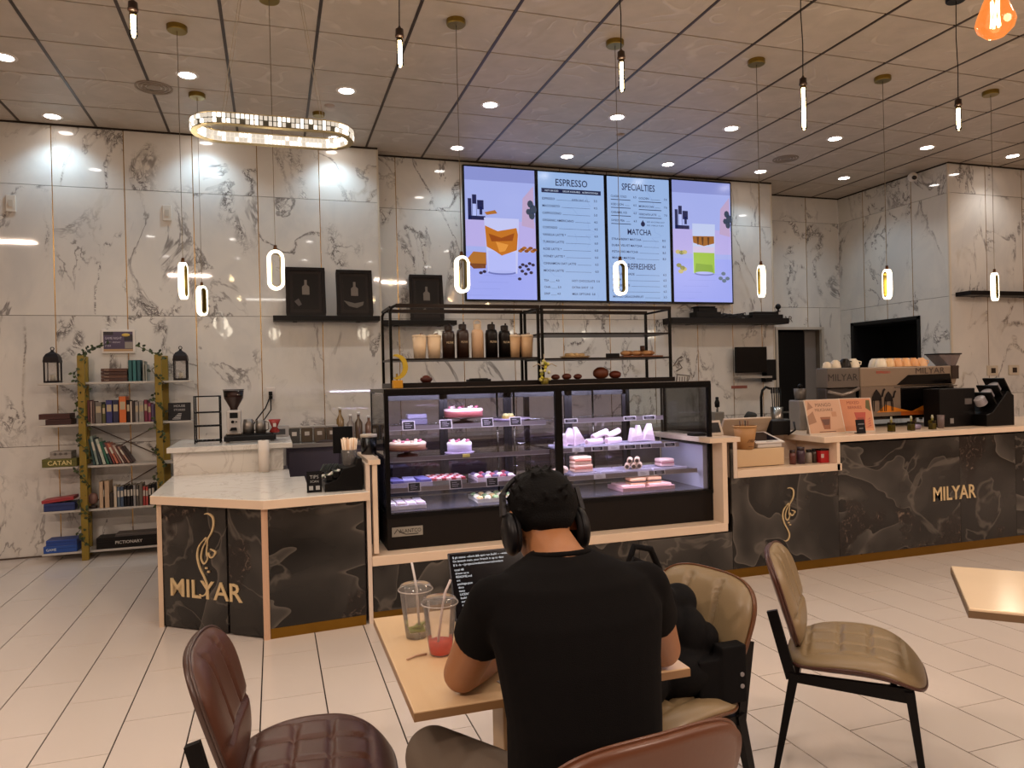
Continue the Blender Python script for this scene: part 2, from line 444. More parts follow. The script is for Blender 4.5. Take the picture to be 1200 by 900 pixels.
# corner trims
struct(MB().box(1.062, 1.082, 7.616, 7.84, 0, CZ).build('trim_1', M('#c9bfae', .3)))
struct(MB().box(6.048, 6.07, 7.826, 8.33, 0, CZ).build('trim_2', M('#c9bfae', .3)))
struct(MB().box(7.535, 7.56, 6.556, 6.575, 0, CZ).build('trim_3', M('#c9bfae', .3)))
# door recess and dark passage
d = struct(MB().box(6.44, 7.23, 8.28, 8.325, 2.095, 2.13).box(6.44, 6.475, 8.28, 8.325, 0, 2.10).box(7.195, 7.23, 8.28, 8.325, 0, 2.10).build('trim_4', M('#b9b0a3', .4)))
dr = struct(MB().box(6.485, 7.0, 8.40, 8.44, .0, 2.08).build('door_1', M('#0a0807', .5, spec=.2)))
MB().box(7.005, 7.19, 8.40, 8.44, 0, 2.09).build('side_panel', M('#77716c', .45), dr)
MB().box(6.55, 6.78, 8.38, 8.40, .96, .985).build('door_handle', STEEL, dr)
struct(MB().box(6.4, 7.3, 8.42, 8.5, 0, 2.2).build('wall_passage', M('#080706', .8)))
# side opening: dark reveal with a window pane
wn = struct(MB().box(7.56, 8.1, 7.02, 7.05, .92, 2.15).box(7.56, 8.1, 8.08, 8.11, .92, 2.15).box(7.56, 8.1, 7.02, 8.11, 2.12, 2.15).box(7.56, 8.1, 7.02, 8.11, .92, .95).build('window_1', M('#17181a', .5, spec=.3)))
MB().box(8.06, 8.1, 7.05, 8.08, .95, 2.12).build('back_panel', M('#0d0e0f', .5, spec=.2), wn)
for (a, b, c, d_) in ((6.99, 7.03, .9, 2.17), (8.07, 8.12, .9, 2.17)):
    MB().box(7.535, 7.57, a, b, c, d_).build('window_frame', M('#1d1d1d', .5), wn)
MB().box(7.535, 7.57, 6.99, 8.12, 2.13, 2.17).build('window_frame', M('#1d1d1d', .5), wn)
# dark line where walls meet the ceiling
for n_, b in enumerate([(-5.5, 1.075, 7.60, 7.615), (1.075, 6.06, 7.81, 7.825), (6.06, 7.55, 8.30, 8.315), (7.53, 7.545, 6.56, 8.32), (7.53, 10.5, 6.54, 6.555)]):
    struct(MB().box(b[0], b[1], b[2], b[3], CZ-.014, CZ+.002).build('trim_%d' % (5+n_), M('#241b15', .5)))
struct(MB().box(-5.5, 1.06, 7.604, 7.622, 0, .012).build('baseboard_back', M('#4d3b30', .5)))
# other sides of the hall, behind and beside the camera
struct(MB().box(-5.7, -5.5, -5, 7.7, 0, CZ).build('wall_left', M('#8d7f72', .6)))
struct(MB().box(10.4, 10.6, -5, 6.6, 0, CZ).build('wall_far_right', M('#8d7f72', .6)))
struct(MB().box(-5.6, 10.6, -5.2, -5.0, 0, CZ).build('wall_front', M('#8d7f72', .6)))
for x, y in FILL_PANELS:  # housings and glowing diffusers for the added fill lights, out of view
    t = thing('fill_light_panel', 'long warm fill light panel added over the seating area', 'ceiling light', (x, y, CZ-.03), 0, 'fill light panels added over the seating')
    MB().box(-.43, .43, -.14, .14, 0, .03).build('housing', WHITEP, t); MB().box(-.4, .4, -.11, .11, -.006, 0).build('diffuser', M('#ffd9b8', .5, emit=4), t)

# ================================================================= CEILING LIGHTS
COOL = (1, .95, .90)
dme_r = MB().lathe([(.062, 0), (.062, -.006), (.084, -.004), (.086, 0)], 24, smooth=False).mesh('rim')
dme_r.materials.append(WHITEP)
dme_l = MB().lathe([(0, -.003), (.062, -.003)], 24).mesh('lens'); dme_l.materials.append(M('#fff6ee', .5, emit=22))
NAMES = {}
cols = [-1.8, -.58, .63, 1.87, 3.10, 4.34, 5.59, 6.82, 8.08]
def downlight(x, y, lb, p=16, col=COOL):
    t = thing('downlight', lb, 'ceiling light', (x, y, CZ), 0, 'recessed downlights')
    inst('rim', dme_r, t, (0, 0, 0)); inst('lens', dme_l, t, (0, 0, 0))
    lamp('downlight_lamp', 'SPOT', (x, y, CZ-.02), p, col, spot_size=math.radians(125), spot_blend=.7, shadow_soft_size=.06)
front = {-1.8: 'downlight at the far left end of the row away from the wall', -.58: 'downlight in the outer row just above the left end of the chandelier',
         .63: 'downlight in the outer row above the right end of the chandelier', 1.87: 'downlight in the outer row above the left screen',
         3.10: 'downlight in the outer row hanging over the middle screens', 4.34: 'downlight in the outer row right of the middle tube pendant',
         5.59: 'downlight in the outer row left of the second last tube pendant canopy', 6.82: 'downlight in the outer row above the security camera',
         8.08: 'downlight at the right edge, over the projecting wall'}
for x in cols: downlight(x, 6.18, front[x], 20)
back = {-1.8: 'downlight by the wall over the bookcase', -.58: 'downlight by the wall hidden behind the chandelier left half', .63: 'downlight by the wall behind the right half of the chandelier',
        1.87: 'downlight by the wall just left of the first screen', 3.10: 'downlight by the wall over the espresso menu', 4.34: 'downlight by the wall over the specialties menu',
        5.59: 'downlight by the wall right of the last screen', 6.82: 'downlight over the dark doorway'}
for x in cols[:-1]: downlight(x, 7.40, back[x], 23, (.58, .82, 1))
for k_, x in enumerate(cols[:-1]):
    for y, p, rw in ((2.45, 27, 'row above the camera'), (.6, 22, 'row behind the camera')): downlight(x, y, 'recessed downlight over the seating, %s, number %d from the left wall' % (rw, k_+1), p, (1, .87, .76))

# gold canopies, cables and glowing loops
def loop_pts(hw, hh, n=10):
    pts = []
    for k in range(n+1): a = PI*k/n; pts.append((hw*math.cos(a), hh-hw+hw*math.sin(a)))
    for k in range(n+1): a = PI+PI*k/n; pts.append((hw*math.cos(a), -(hh-hw)+hw*math.sin(a)))
    return pts
LOOPM = M('#fff4dc', .4, emit=2.0)
def ribbon(hw, hh, wid, dep, mat, parent, name):
    # flat closed band following a stadium outline (in the local xz plane), 'wid' thick in plane, 'dep' in y
    o_ = loop_pts(hw, hh); i_ = loop_pts(hw-wid, hh-wid); n = len(o_); m = MB()
    vs = [(x, -dep/2, z) for x, z in o_]+[(x, -dep/2, z) for x, z in i_]+[(x, dep/2, z) for x, z in o_]+[(x, dep/2, z) for x, z in i_]
    fs = []
    for k in range(n):
        q = (k+1) % n
        fs += [(k, q, n+q, n+k), (2*n+q, 2*n+k, 3*n+k, 3*n+q), (k, 2*n+k, 2*n+q, q), (n+k, n+q, 3*n+q, 3*n+k)]
    m.add(vs, fs); return m.build(name, mat, parent)
def loop_pendant(x, y, lb, rz, zc=2.21):
    t = thing('loop_pendant', lb, 'pendant light', (x, y, CZ), 0, 'glowing loop pendants')
    MB().lathe([(0, -.035), (.06, -.035), (.065, -.03), (.065, 0)], 24, smooth=False).build('canopy', BRASS, t)
    MB().cyl((0, 0, -.035), (0, 0, zc+.15-CZ), .0022, n=6).build('cable', M('#6b604c', .5), t)
    MB().cyl((0, 0, zc+.115-CZ), (0, 0, zc+.155-CZ), .014, .010, n=12).build('cap', M('#5a3a20', .35, .8), t)
    o = ribbon(.05, .125, .019, .034, LOOPM, t, 'glowing_ring'); o.location = (0, 0, zc-CZ); o.rotation_euler.z = rz
    o2 = ribbon(.0305, .1055, .004, .036, M('#7c6a2b', .3, 1), t, 'inner_band'); o2.location = (0, 0, zc-CZ); o2.rotation_euler.z = rz
    lamp('loop_lamp', 'POINT', (x, y-.09, zc), 3.0, (1, .86, .66), shadow_soft_size=.08)
loop_pendant(.03, 4.80, 'glowing oval loop pendant in front of the first picture frame', .15)
loop_pendant(1.225, 4.80, 'glowing oval loop pendant overlapping the left edge of the first screen', .15)
loop_pendant(2.405, 4.80, 'glowing oval loop pendant in front of the specialties menu', .15)
loop_pendant(3.61, 4.80, 'narrow looking loop pendant right of the last screen', 1.25)
loop_pendant(4.84, 4.80, 'narrow looking loop pendant above the espresso machine', 1.25)
loop_pendant(6.03, 4.80, 'glowing oval loop pendant in front of the right wall shelf', .35)
loop_pendant(-.56, 5.37, 'edge-on loop pendant, the leftmost of the hanging loops', 1.35)
loop_pendant(-.545, 6.56, 'small distant loop pendant just right of the leftmost loop', .95)

# filament tube pendants
TUBEG = M('#ffd9a0', .15, emit=1.6); FIL = M('#fff3dc', .4, emit=26)
def tube_pendant(x, zs_top, zb, lb, y=3.65, canopy=None):
    t = thing('tube_pendant', lb, 'pendant light', (x, y, CZ), 0, 'filament tube pendants')
    MB().lathe([(0, -.025), (.055, -.025), (.06, -.02), (.06, 0)], 24, smooth=False).build('canopy', BLACK, t)
    zt = zs_top-CZ; b = zb-CZ
    pts = [(0, 0, -.025), (-.006, 0, zt*.4), (.004, 0, zt*.7), (0, 0, zt)]
    MB().tube(pts, .003, 6).build('cable', BLACK, t)
    MB().lathe([(.004, 0), (.010, -.012), (.020, -.018), (.021, -.045), (.023, -.047), (.023, -.056), (.017, -.06)], 16, (0, 0, zt)).build('socket', M('#2a1a14', .4, .3), t)
    MB().lathe([(.014, -.058), (.017, -.07), (.017, b-zt+.012), (.010, b-zt+.003), (0, b-zt)], 16, (0, 0, zt)).build('glass_tube', glass_amber, t)
    f = MB()
    for k in range(4):
        a = k*PI/2+.4; f.cyl((.007*math.cos(a), .007*math.sin(a), zt-.075), (.007*math.cos(a), .007*math.sin(a), b+.02), .0036, n=5)
    f.build('filament', FIL, t)
    lamp('tube_lamp', 'POINT', (x, y-.05, (zs_top+zb)/2-.05), 2.5, (1, .78, .5), shadow_soft_size=.03)
glass_amber = glass_mat('amber_glass', (1, .86, .55, 1), 1, .03)
tube_pendant(-.56, 3.24, 3.06, 'filament tube pendant at the top left, against the ceiling')
tube_pendant(.64, 3.27, 3.06, 'filament tube pendant right of the chandelier')
tube_pendant(1.865, 3.30, 3.06, 'filament tube pendant over the menu screens')
tube_pendant(3.075, 3.28, 2.95, 'long filament tube pendant, longer than its neighbours')
tube_pendant(4.30, 3.27, 3.05, 'filament tube pendant near the right edge under a black canopy')
for k_ in range(5): tube_pendant(-.56+1.22*k_, 3.27, 3.06, 'filament tube pendant behind the camera, number %d from the left' % (k_+1), .9)
# large amber bulb
t = thing('globe_pendant', 'large amber diamond shaped filament bulb at the top right corner', 'pendant light', (3.18, 2.5, CZ))
MB().lathe([(0, -.025), (.055, -.025), (.06, 0)], 20, smooth=False).build('canopy', BLACK, t)
MB().cyl((0, 0, -.02), (0, 0, -.62), .003, n=6).build('cable', BLACK, t)
MB().lathe([(.004, 0), (.02, -.015), (.022, -.05), (.018, -.06)], 16, (0, 0, -.62)).build('socket', M('#2a1a14', .4, .3), t)
MB().lathe([(.018, -.67), (.030, -.71), (.052, -.76), (.078, -.83), (.083, -.85), (.074, -.88), (.038, -.915), (0, -.925)], 20).build('glass_globe', M('#ff8a38', .1, emit=.9, alpha=.75), t)
f = MB()
for k in range(6):
    a = k*PI/3; b = a+.9
    f.cyl((.016*math.cos(a), .016*math.sin(a), -.75), (.02*math.cos(b), .02*math.sin(b), -.87), .0028, n=5)
    f.cyl((.016*math.cos(a), .016*math.sin(a), -.75), (.02*math.cos(a-.9), .02*math.sin(a-.9), -.87), .002, n=5)
f.build('filament', M('#ffd590', .4, emit=30), t)
lamp('globe_lamp', 'POINT', (3.18, 2.36, 3.05), 6, (1, .62, .32), shadow_soft_size=.06)
# canopies without a visible loop further away
for (x, y, lb) in ((.44, 6.75, 'small brass ceiling sensor plate behind the chandelier'),):
    t = thing('sensor_plate', lb, 'sensor', (x, y, CZ)); MB().lathe([(0, -.03), (.05, -.03), (.055, 0)], 20, smooth=False).build('plate', BRASS, t)
for (x, y, lb) in ((.52, 6.55, 'small sprinkler plate beside a downlight over the chandelier'), (3.35, 6.62, 'small sprinkler plate over the specialties menu')):
    t = thing('sprinkler', lb, 'sprinkler', (x, y, CZ)); MB().lathe([(0, -.016), (.02, -.016), (.045, -.004), (.045, 0)], 20).build('plate', M('#a8978a', .5), t)

# crystal chandelier
t = thing('chandelier', 'oval crystal ring chandelier hanging at the upper left', 'chandelier', (.035, 3.98, 2.80), math.radians(-.5))
def stad(hx, hy, n=14):
    pts = []; L = hx-hy
    for k in range(n+1): a = -PI/2+PI*k/n; pts.append((L+hy*math.cos(a), hy*math.sin(a)))
    for k in range(n+1): a = PI/2+PI*k/n; pts.append((-L+hy*math.cos(a), hy*math.sin(a)))
    return pts
def stband(hx, hy, z0, z1, th, mat, name):
    a = stad(hx, hy); b = stad(hx-th, hy-th); n = len(a)
    vs = [(x, y, z0) for x, y in a]+[(x, y, z0) for x, y in b]+[(x, y, z1) for x, y in a]+[(x, y, z1) for x, y in b]; fs = []
    for k in range(n):
        q = (k+1) % n; fs += [(k, q, n+q, n+k), (2*n+q, 2*n+k, 3*n+k, 3*n+q), (k, 2*n+k, 2*n+q, q), (n+k, n+q, 3*n+q, 3*n+k)]
    return MB().add(vs, fs).build(name, mat, t)
stband(.40, .155, -.030, -.026, .028, M('#b9a77a', .3, 1), 'lower_rim'); stband(.40, .155, .026, .030, .028, M('#b9a77a', .3, 1), 'upper_rim')
stband(.391, .146, -.025, .025, .006, M('#4d4a3e', .4, .6), 'band')
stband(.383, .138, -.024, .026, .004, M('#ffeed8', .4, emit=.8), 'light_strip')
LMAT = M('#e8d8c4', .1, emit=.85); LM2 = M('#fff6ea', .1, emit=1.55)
def perim(hx, hy, n):
    L = hx-hy; per = 4*L+2*PI*hy; out = []
    for k in range(n):
        s_ = per*(k+.5)/n
        if s_ < 2*L: out.append((-L+s_, -hy, 0))
        elif s_ < 2*L+PI*hy: a = -PI/2+(s_-2*L)/hy; out.append((L+hy*math.cos(a), hy*math.sin(a), a+PI/2))
        elif s_ < 4*L+PI*hy: out.append((L-(s_-2*L-PI*hy), hy, PI))
        else: a = PI/2+(s_-4*L-PI*hy)/hy; out.append((-L+hy*math.cos(a), hy*math.sin(a), a+PI/2))
    return out
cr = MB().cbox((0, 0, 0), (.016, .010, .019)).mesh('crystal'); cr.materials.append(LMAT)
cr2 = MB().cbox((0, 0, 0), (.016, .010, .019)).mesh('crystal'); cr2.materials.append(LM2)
k2 = 0
for row, z in enumerate((.014, -.012)):
    for k, (x, y, a) in enumerate(perim(.399, .154, 90)):
        if row == 1 and k % 5 == 4: continue
        inst('crystal', cr2 if R.random() < .45 else cr, t, (x, y, z), rot=(R.uniform(-.15, .15), 0, a)); k2 += 1
for k, (x, y, a) in enumerate(perim(.372, .127, 84)*2):
    inst('crystal', cr2 if R.random() < .4 else cr, t, (x, y, -.012 if k < 84 else .012), rot=(0, R.uniform(-.3, .3), a))
MB().lathe([(0, -.04), (.13, -.04), (.14, -.03), (.14, 0)], 28, (0, 0, CZ-2.80), smooth=False).build('canopy', BRASS, t)
for (x, y) in ((-.24, -.15), (.24, -.15), (.26, .15), (-.26, .15)):
    MB().cyl((x, y, .03), (x*.35, y*.5, CZ-2.84), .0015, n=5).build('cable', M('#9a8d78', .4), t)
lamp('chandelier_lamp', 'AREA', (0, 3.98, 2.76), 6, (1, .93, .85), shape='RECTANGLE', size=.7, size_y=.25)
# ================================================================= SCREENS
def srect(m, x0, x1, z0, z1, y, mat): m.mat(mat); m.add([(x0, y, z0), (x1, y, z0), (x1, y, z1), (x0, y, z1)], [(0, 1, 2, 3)])
def E_(h, k=1.0): return M(h, .25, emit=k)
SK = .80
def ell(cx, cz, rx, rz, n=20, a0=0, a1=2*PI): return [(cx+rx*math.cos(a0+(a1-a0)*k/n), cz+rz*math.sin(a0+(a1-a0)*k/n)) for k in range(n)]
def poly(m, pts, y, mat): m.mat(mat); m.add([(x, y, z) for x, z in pts], [tuple(range(len(pts)))])
def screen(x0, x1, z0, z1, lb, draw, name='menu_screen'):
    t = thing(name, lb, 'screen', ((x0+x1)/2, 7.76, z0))
    w_, h_ = (x1-x0)/2, z1-z0
    MB().box(-w_, w_, .005, .05, 0, h_).build('housing', M('#0c0c10', .35), t, bev=.003)
    m = MB(); b = .018
    draw(m, -w_+b, w_-b, b, h_-b)
    o = m.build('display', parent=t, fix=False); return t
def art_common(m, a, b, c, d, bg1, bg2):
    srect(m, a, b, c, d, .0045, E_('#a9b4f2', SK)); W, H = b-a, d-c
    q = lambda u, v: (a+u*W, c+v*H)
    srect(m, a, b, c+.90*H, d, .004, E_('#8f98d8', SK)); srect(m, a, b, c+.40*H, c+.60*H, .004, E_('#bdb2ee', SK)); srect(m, a, b, c, c+.36*H, .004, E_('#a2acf8', SK))
    for k in range(5): srect(m, a+.08*W*k, a+W*(.35+.12*k), c+H*(.03+.05*k), c+H*(.032+.05*k), .0038, E_('#8d96e6', SK))
    poly(m, [q(.82, .78), q(.98, .88), q(.98, .55), q(.80, .57)], .0036, E_('#c3a9cf', SK))
    # coffee maker in the background
    for (u0, u1, v0, v1) in ((.04, .09, .60, .76), (.04, .28, .60, .63), (.10, .16, .62, .79), (.17, .26, .68, .75), (.20, .24, .64, .70)): srect(m, a+u0*W, a+u1*W, c+v0*H, c+v1*H, .0034, E_('#1d2250', SK))
    srect(m, a+.105*W, a+.155*W, c+.63*H, c+.72*H, .0032, E_('#b9c4ff', SK))
    for (u, v, r) in ((.93, .74, .05), (.97, .70, .06), (.90, .68, .04), (.95, .65, .05)): poly(m, [q(u+r*math.cos(k*PI/4)*.9, v+r*.6*math.sin(k*PI/4)) for k in range(8)], .0034, E_('#39445a', SK))
    return q, W, H
def art_iced(m, a, b, c, d):
    q, W, H = art_common(m, a, b, c, d, 0, 0)
    poly(m, [q(.30, .20), q(.72, .20), q(.76, .62), q(.26, .62)], .003, E_('#c9cdfb', SK))
    poly(m, [q(.27, .56), q(.45, .52), q(.72, .55), q(.74, .50), q(.72, .38), q(.60, .355), q(.50, .335), q(.40, .37), q(.29, .40)], .0026, E_('#c8751f', SK))
    poly(m, [q(.32, .50), q(.50, .47), q(.69, .51), q(.66, .45), q(.36, .44)], .0022, E_('#9c4a10', SK))
    poly(m, [q(.42, .44), q(.60, .42), q(.55, .37), q(.47, .36)], .0022, E_('#e9993f', SK))
    poly(m, [q(.31, .37), q(.70, .36), q(.70, .21), q(.31, .21)], .0028, E_('#b9c1ff', SK))
    poly(m, ell(a+.5*W, c+.205*H, .20*W, .018*H), .0021, E_('#6f78c0', SK)); poly(m, ell(a+.5*W, c+.212*H, .18*W, .012*H), .0019, E_('#b4bcfa', SK))
    poly(m, [q(.27, .66), q(.42, .68), q(.45, .655), q(.30, .64)], .0024, E_('#b5712c', SK))
    poly(m, [q(.01, .30), q(.10, .36), q(.28, .355), q(.28, .26), q(.10, .25)], .0024, E_('#b5722b', SK)); poly(m, [q(.03, .27), q(.27, .27), q(.27, .235), q(.10, .23)], .002, E_('#7c4320', SK))
    for k in range(8): poly(m, ell(a+(.77+.03*k)*W, c+(.375+.012*(k % 3))*H, .035*W, .012*H, 8), .0022, E_(('#b06a2a', '#8a4c22')[k % 2], SK))
    for (u, v) in ((.76, .25), (.80, .27), (.85, .26), (.9, .28), (.95, .27), (.84, .20), (.92, .21), (.79, .22), (.88, .235), (.2, .20), (.25, .21), (.75, .16)):
        poly(m, ell(a+u*W, c+v*H, .028*W, .012*H, 8), .002, E_('#2b1f3d', SK))
def art_matcha(m, a, b, c, d):
    q, W, H = art_common(m, a, b, c, d, 0, 0)
    poly(m, [q(.33, .24), q(.70, .24), q(.72, .65), q(.33, .65)], .003, E_('#c6d2f6', SK))
    poly(m, [q(.34, .24), q(.70, .24), q(.70, .41), q(.34, .41)], .0026, E_('#9cc43c', SK)); poly(m, [q(.36, .25), q(.68, .25), q(.66, .31), q(.38, .32)], .0022, E_('#7fa928', SK))
    poly(m, [q(.34, .41), q(.70, .41), q(.70, .46), q(.34, .46)], .0024, E_('#d7c9e8', SK)); poly(m, [q(.33, .545), q(.70, .55), q(.70, .49), q(.52, .465), q(.34, .49)], .0022, E_('#a0621f', SK))
    for u in (.42, .5, .6): poly(m, [q(u-.02, .54), q(u+.02, .54), q(u+.01, .475), q(u-.01, .475)], .0019, E_('#5d3410', SK))
    poly(m, ell(a+.52*W, c+.235*H, .17*W, .016*H), .0021, E_('#6d77be', SK)); poly(m, ell(a+.52*W, c+.242*H, .15*W, .011*H), .0019, E_('#b4bcfa', SK))
    for (u, v) in ((.08, .41), (.14, .405), (.19, .41), (.09, .30), (.15, .28), (.12, .25), (.18, .27)): poly(m, ell(a+u*W, c+v*H, .045*W, .018*H, 8), .0022, E_(('#8a8a4b', '#c7b878')[int(v*100) % 2], SK))
    for (u, v) in ((.80, .20), (.86, .18), (.92, .20), (.85, .24)): poly(m, ell(a+u*W, c+v*H, .04*W, .016*H, 8), .0022, E_('#63768a', SK))
INK = E_('#1a2248', .8)
def menu_base(m, a, b, c, d):
    srect(m, a, b, c, d, .0045, E_('#9dbbea', SK))
    R2 = random.Random(int(a*1000)+5)
    for k in range(7):
        x, z = R2.uniform(a, b), R2.uniform(c, d); pts = []
        for j in range(7): x = min(b, max(a, x+R2.uniform(-.12, .12))); z = min(d, max(c, z-R2.uniform(0, .12))); pts.append((x, z))
        m.mat(E_('#8aa6dc', SK))
        for p, q in zip(pts, pts[1:]): m.add([(p[0], .0042, p[1]), (q[0], .0042, q[1]), (q[0]+.003, .0042, q[1]+.003), (p[0]+.003, .0042, p[1]+.003)], [(0, 1, 2, 3)])
def row(m, name, price, x0, x1, z, s=.036, ln=True):
    m.mat(INK); m.text(name, s, (x0, .0035, z), maxw=(x1-x0)*.62, bold=True); wn = min(text_geo(name)[2]*s, (x1-x0)*.62)
    m.text(price, s, (x1, .0035, z), align='r', bold=True)
    if ln and x1-.1-(x0+wn+.02) > .02: m.add([(x0+wn+.02, .0035, z), (x1-.09, .0035, z), (x1-.09, .0035, z+.003), (x0+wn+.02, .0035, z+.003)], [(0, 1, 2, 3)])
def menu_espresso(m, a, b, c, d):
    menu_base(m, a, b, c, d); m.mat(INK); m.text('ESPRESSO', .11, (0, .0035, d-.15), align='c', stretch=.85, bold=True)
    srect(m, a+.04, b-.04, d-.235, d-.185, .0038, INK); m.mat(E_('#c8d6ee', 1.0))
    m.text('HOT OR ICED', .026, (a+.08, .0030, d-.22)); m.text('DECAF AVAILABLE', .026, (a+.30, .0030, d-.22)); m.text('ALTERNATIVE MILK', .026, (a+.54, .0030, d-.22), maxw=.2)
    z = d-.315
    for n_, p in (('ESPRESSO', '3.5'), ('MACCHIATO', '4.5'), ('CAPPUCCINO', '5.0'), ('ORGANIC AMERICANO', '4.5'), ('CORTADO', '4.5'), ('VANILLA LATTE *', '6.0'), ('TURKISH LATTE', '6.0'), ('ROSE LATTE *', '6.0'), ('HONEY LATTE *', '6.0'), ('CINNAMON OAT LATTE', '6.5'), ('MOCHA LATTE', '6.0')):
        row(m, n_, p, a+.045, b-.09, z); z -= .0815
    m.text('AMERICANO  4.5', .034, (.0, .0035, d-.315), maxw=.2)
    z -= .03
    for l, r in (('TEA ____ 4.0', 'HOT CHOCOLATE  5.0'), ('CHAI ____ 5.0', 'EXTRA SHOT  1.0'), ('DRIP ____ 4.0', 'MILK OPTIONS  0.8')):
        m.mat(INK); m.text(l, .034, (a+.045, .0035, z), maxw=.3, bold=True); m.text(r, .034, (-.02, .0035, z), maxw=.36, bold=True); z -= .075
def menu_special(m, a, b, c, d):
    menu_base(m, a, b, c, d); m.mat(INK); m.text('SPECIALTIES', .11, (0, .0035, d-.15), align='c', stretch=.74, bold=True)
    z = d-.24
    for l, r in (('CLASSIC COLD', 'GOLDEN'), ('ICED LION', 'MOROCCAN'), ('CARAMEL ICE', 'HORCHATA LATTE'), ('SWEET PEA', '')):
        row(m, l, '6.5', a+.045, -.03, z, .034); m.box(a+.045, a+.30, .0035, .0036, z-.032, z-.024)
        if r: row(m, r, '7.0', .0, b-.03, z-.008, .034); m.box(0, .30, .0035, .0036, z-.040, z-.032)
        z -= .094
    poly(m, ell(.05, z+.075, .028, .03, 14), .0034, INK); poly(m, [(.03, z+.09), (.05, z+.125), (.065, z+.09)], .0033, INK)
    m.mat(INK); m.text('ADD AN EXTRA SHOT', .024, (.10, .0035, z+.095), maxw=.24); m.text('ADD VANILLA FOAM', .024, (.10, .0035, z+.055), maxw=.24)
    m.text('MATCHA', .095, (0, .0035, z-.055), align='c', stretch=.8, bold=True); z -= .125
    for n_ in ('STRAWBERRY MATCHA', 'DUBAI VELVET MATCHA', 'PISTACHIO MATCHA', 'MANGO MATCHA'): row(m, n_, '8.0', a+.045, b-.06, z, .036); z -= .073
    m.text('REFRESHERS', .095, (.02, .0035, z-.045), align='c', stretch=.72, bold=True); z -= .115
    for n_ in ('MINT LEMONADE', 'PEACH', 'LYCHEE ROSE', 'PASSION', 'MANGO DRAGONFRUIT', 'STRAWBERRY LEMONADE'): row(m, n_, '6.5', a+.045, b-.06, z, .036); z -= .0665
screen(2.015, 2.865, 2.375, 3.865, 'wall screen picturing an iced coffee with cookies', art_iced)
screen(2.87, 3.72, 2.375, 3.865, 'blue menu screen headed ESPRESSO', menu_espresso)
screen(3.725, 4.575, 2.375, 3.865, 'blue menu screen headed SPECIALTIES and MATCHA', menu_special)
screen(4.58, 5.43, 2.375, 3.875, 'wall screen picturing a layered green matcha drink', art_matcha)
lamp('screen_glow', 'AREA', (3.7, 7.60, 3.1), 2.5, (.62, .70, 1), (-PI/2, 0, 0), shape='RECTANGLE', size=3.2, size_y=1.4)

# ================================================================= WALL ITEMS
for x, z, lb in ((-2.195, 3.18, 'blank white wall plate high at the left edge'), (-.92, 3.155, 'white wall plate high on the marble, right of the blank one')):
    t = thing('wall_plate', lb, 'wall plate', (x, 7.62, z)); MB().box(-.04, .04, -.016, 0, -.075, .075).build('plate', M('#cfc8bd', .4), t, bev=.005); MB().box(-.018, .018, -.021, -.015, -.03, .03).build('insert', M('#bdb5a8', .4), t)
for x, lb in ((8.165, 'left white socket plate on the right wall'), (8.51, 'right white socket plate on the right wall')):
    t = thing('wall_socket', lb, 'socket', (x, 6.56, 1.475)); MB().box(-.085, .085, -.016, 0, -.06, .06).build('plate', M('#c8bca8', .4), t, bev=.005); MB().box(-.03, .04, -.018, -.012, -.03, .03).build('insert', M('#2b1d12', .4), t)
def wshelf(x0, x1, y, z, d, lb, th=.05):
    t = thing('wall_shelf', lb, 'shelf', ((x0+x1)/2, y, z)); w_ = (x1-x0)/2
    MB().box(-w_, w_, -d, 0, -th, 0).build('board', M('#0d0a0a', .4, spec=.3), t, bev=.003)
    for s in (-.6, .6): MB().box(w_*s-.02, w_*s+.02, -d*.6, 0, -th-.004, -th+.002).build('bracket', BLACK, t)
    return t
wshelf(.01, 1.04, 7.62, 2.175, .18, 'dark floating shelf holding two picture frames')
wshelf(1.09, 1.88, 7.83, 2.15, .20, 'dark floating shelf holding the single picture frame left of the screens')
wshelf(4.47, 6.12, 7.83, 2.19, .22, 'long dark floating shelf below the last screen', .07)
wshelf(7.62, 8.9, 6.56, 2.40, .2, 'dark floating shelf on the right projecting wall', .05)
def frame(x, y, z, w_, h_, lb, kind):
    t = thing('picture_frame', lb, 'picture frame', (x, y, z)); t.rotation_euler.x = math.radians(-5)
    b = .035
    m = MB(); m.box(-w_/2, w_/2, 0, .03, 0, b).box(-w_/2, w_/2, 0, .03, h_-b, h_).box(-w_/2, -w_/2+b, 0, .03, b, h_-b).box(w_/2-b, w_/2, 0, .03, b, h_-b)
    m.build('border', M('#150f0e', .35, spec=.3), t, bev=.004)
    m = MB().mat(M('#251e1c', .35, spec=.3)); m.box(-w_/2+b, w_/2-b, .012, .028, b, h_-b)
    m.mat(M('#1a1615', .3, spec=.3)); m.box(-w_/2+b+.03, w_/2-b-.03, .010, .0125, b+.03, h_-b-.03)
    c = M('#6d6258', .4); c2 = M('#3f4a3d', .4)
    m.mat(c); m.prism([(-.035, h_*.44), (.035, h_*.44), (.035, h_*.60), (.012, h_*.64), (.012, h_*.74), (-.012, h_*.74), (-.012, h_*.64), (-.035, h_*.60)], .008, .0102, 'y')
    if kind == 0: m.mat(M('#4b4340', .4)).prism([(-.11, h_*.30), (-.07, h_*.36), (-.04, h_*.24), (-.07, h_*.20)], .008, .0102, 'y')
    if kind == 1: m.mat(M('#5b544c', .4)).prism([(-.11, h_*.34), (-.06, h_*.22), (.02, h_*.18), (.08, h_*.24), (.09, h_*.32), (0, h_*.28)], .008, .0102, 'y')
    if kind == 2: m.mat(M('#5b544c', .4)).prism([(-.06, h_*.22), (-.02, h_*.28), (.0, h_*.2)], .008, .0102, 'y')
    m.build('picture', parent=t)
frame(.325, 7.50, 2.176, .375, .49, 'dark picture frame with a small bottle print, left one on its shelf', 0)
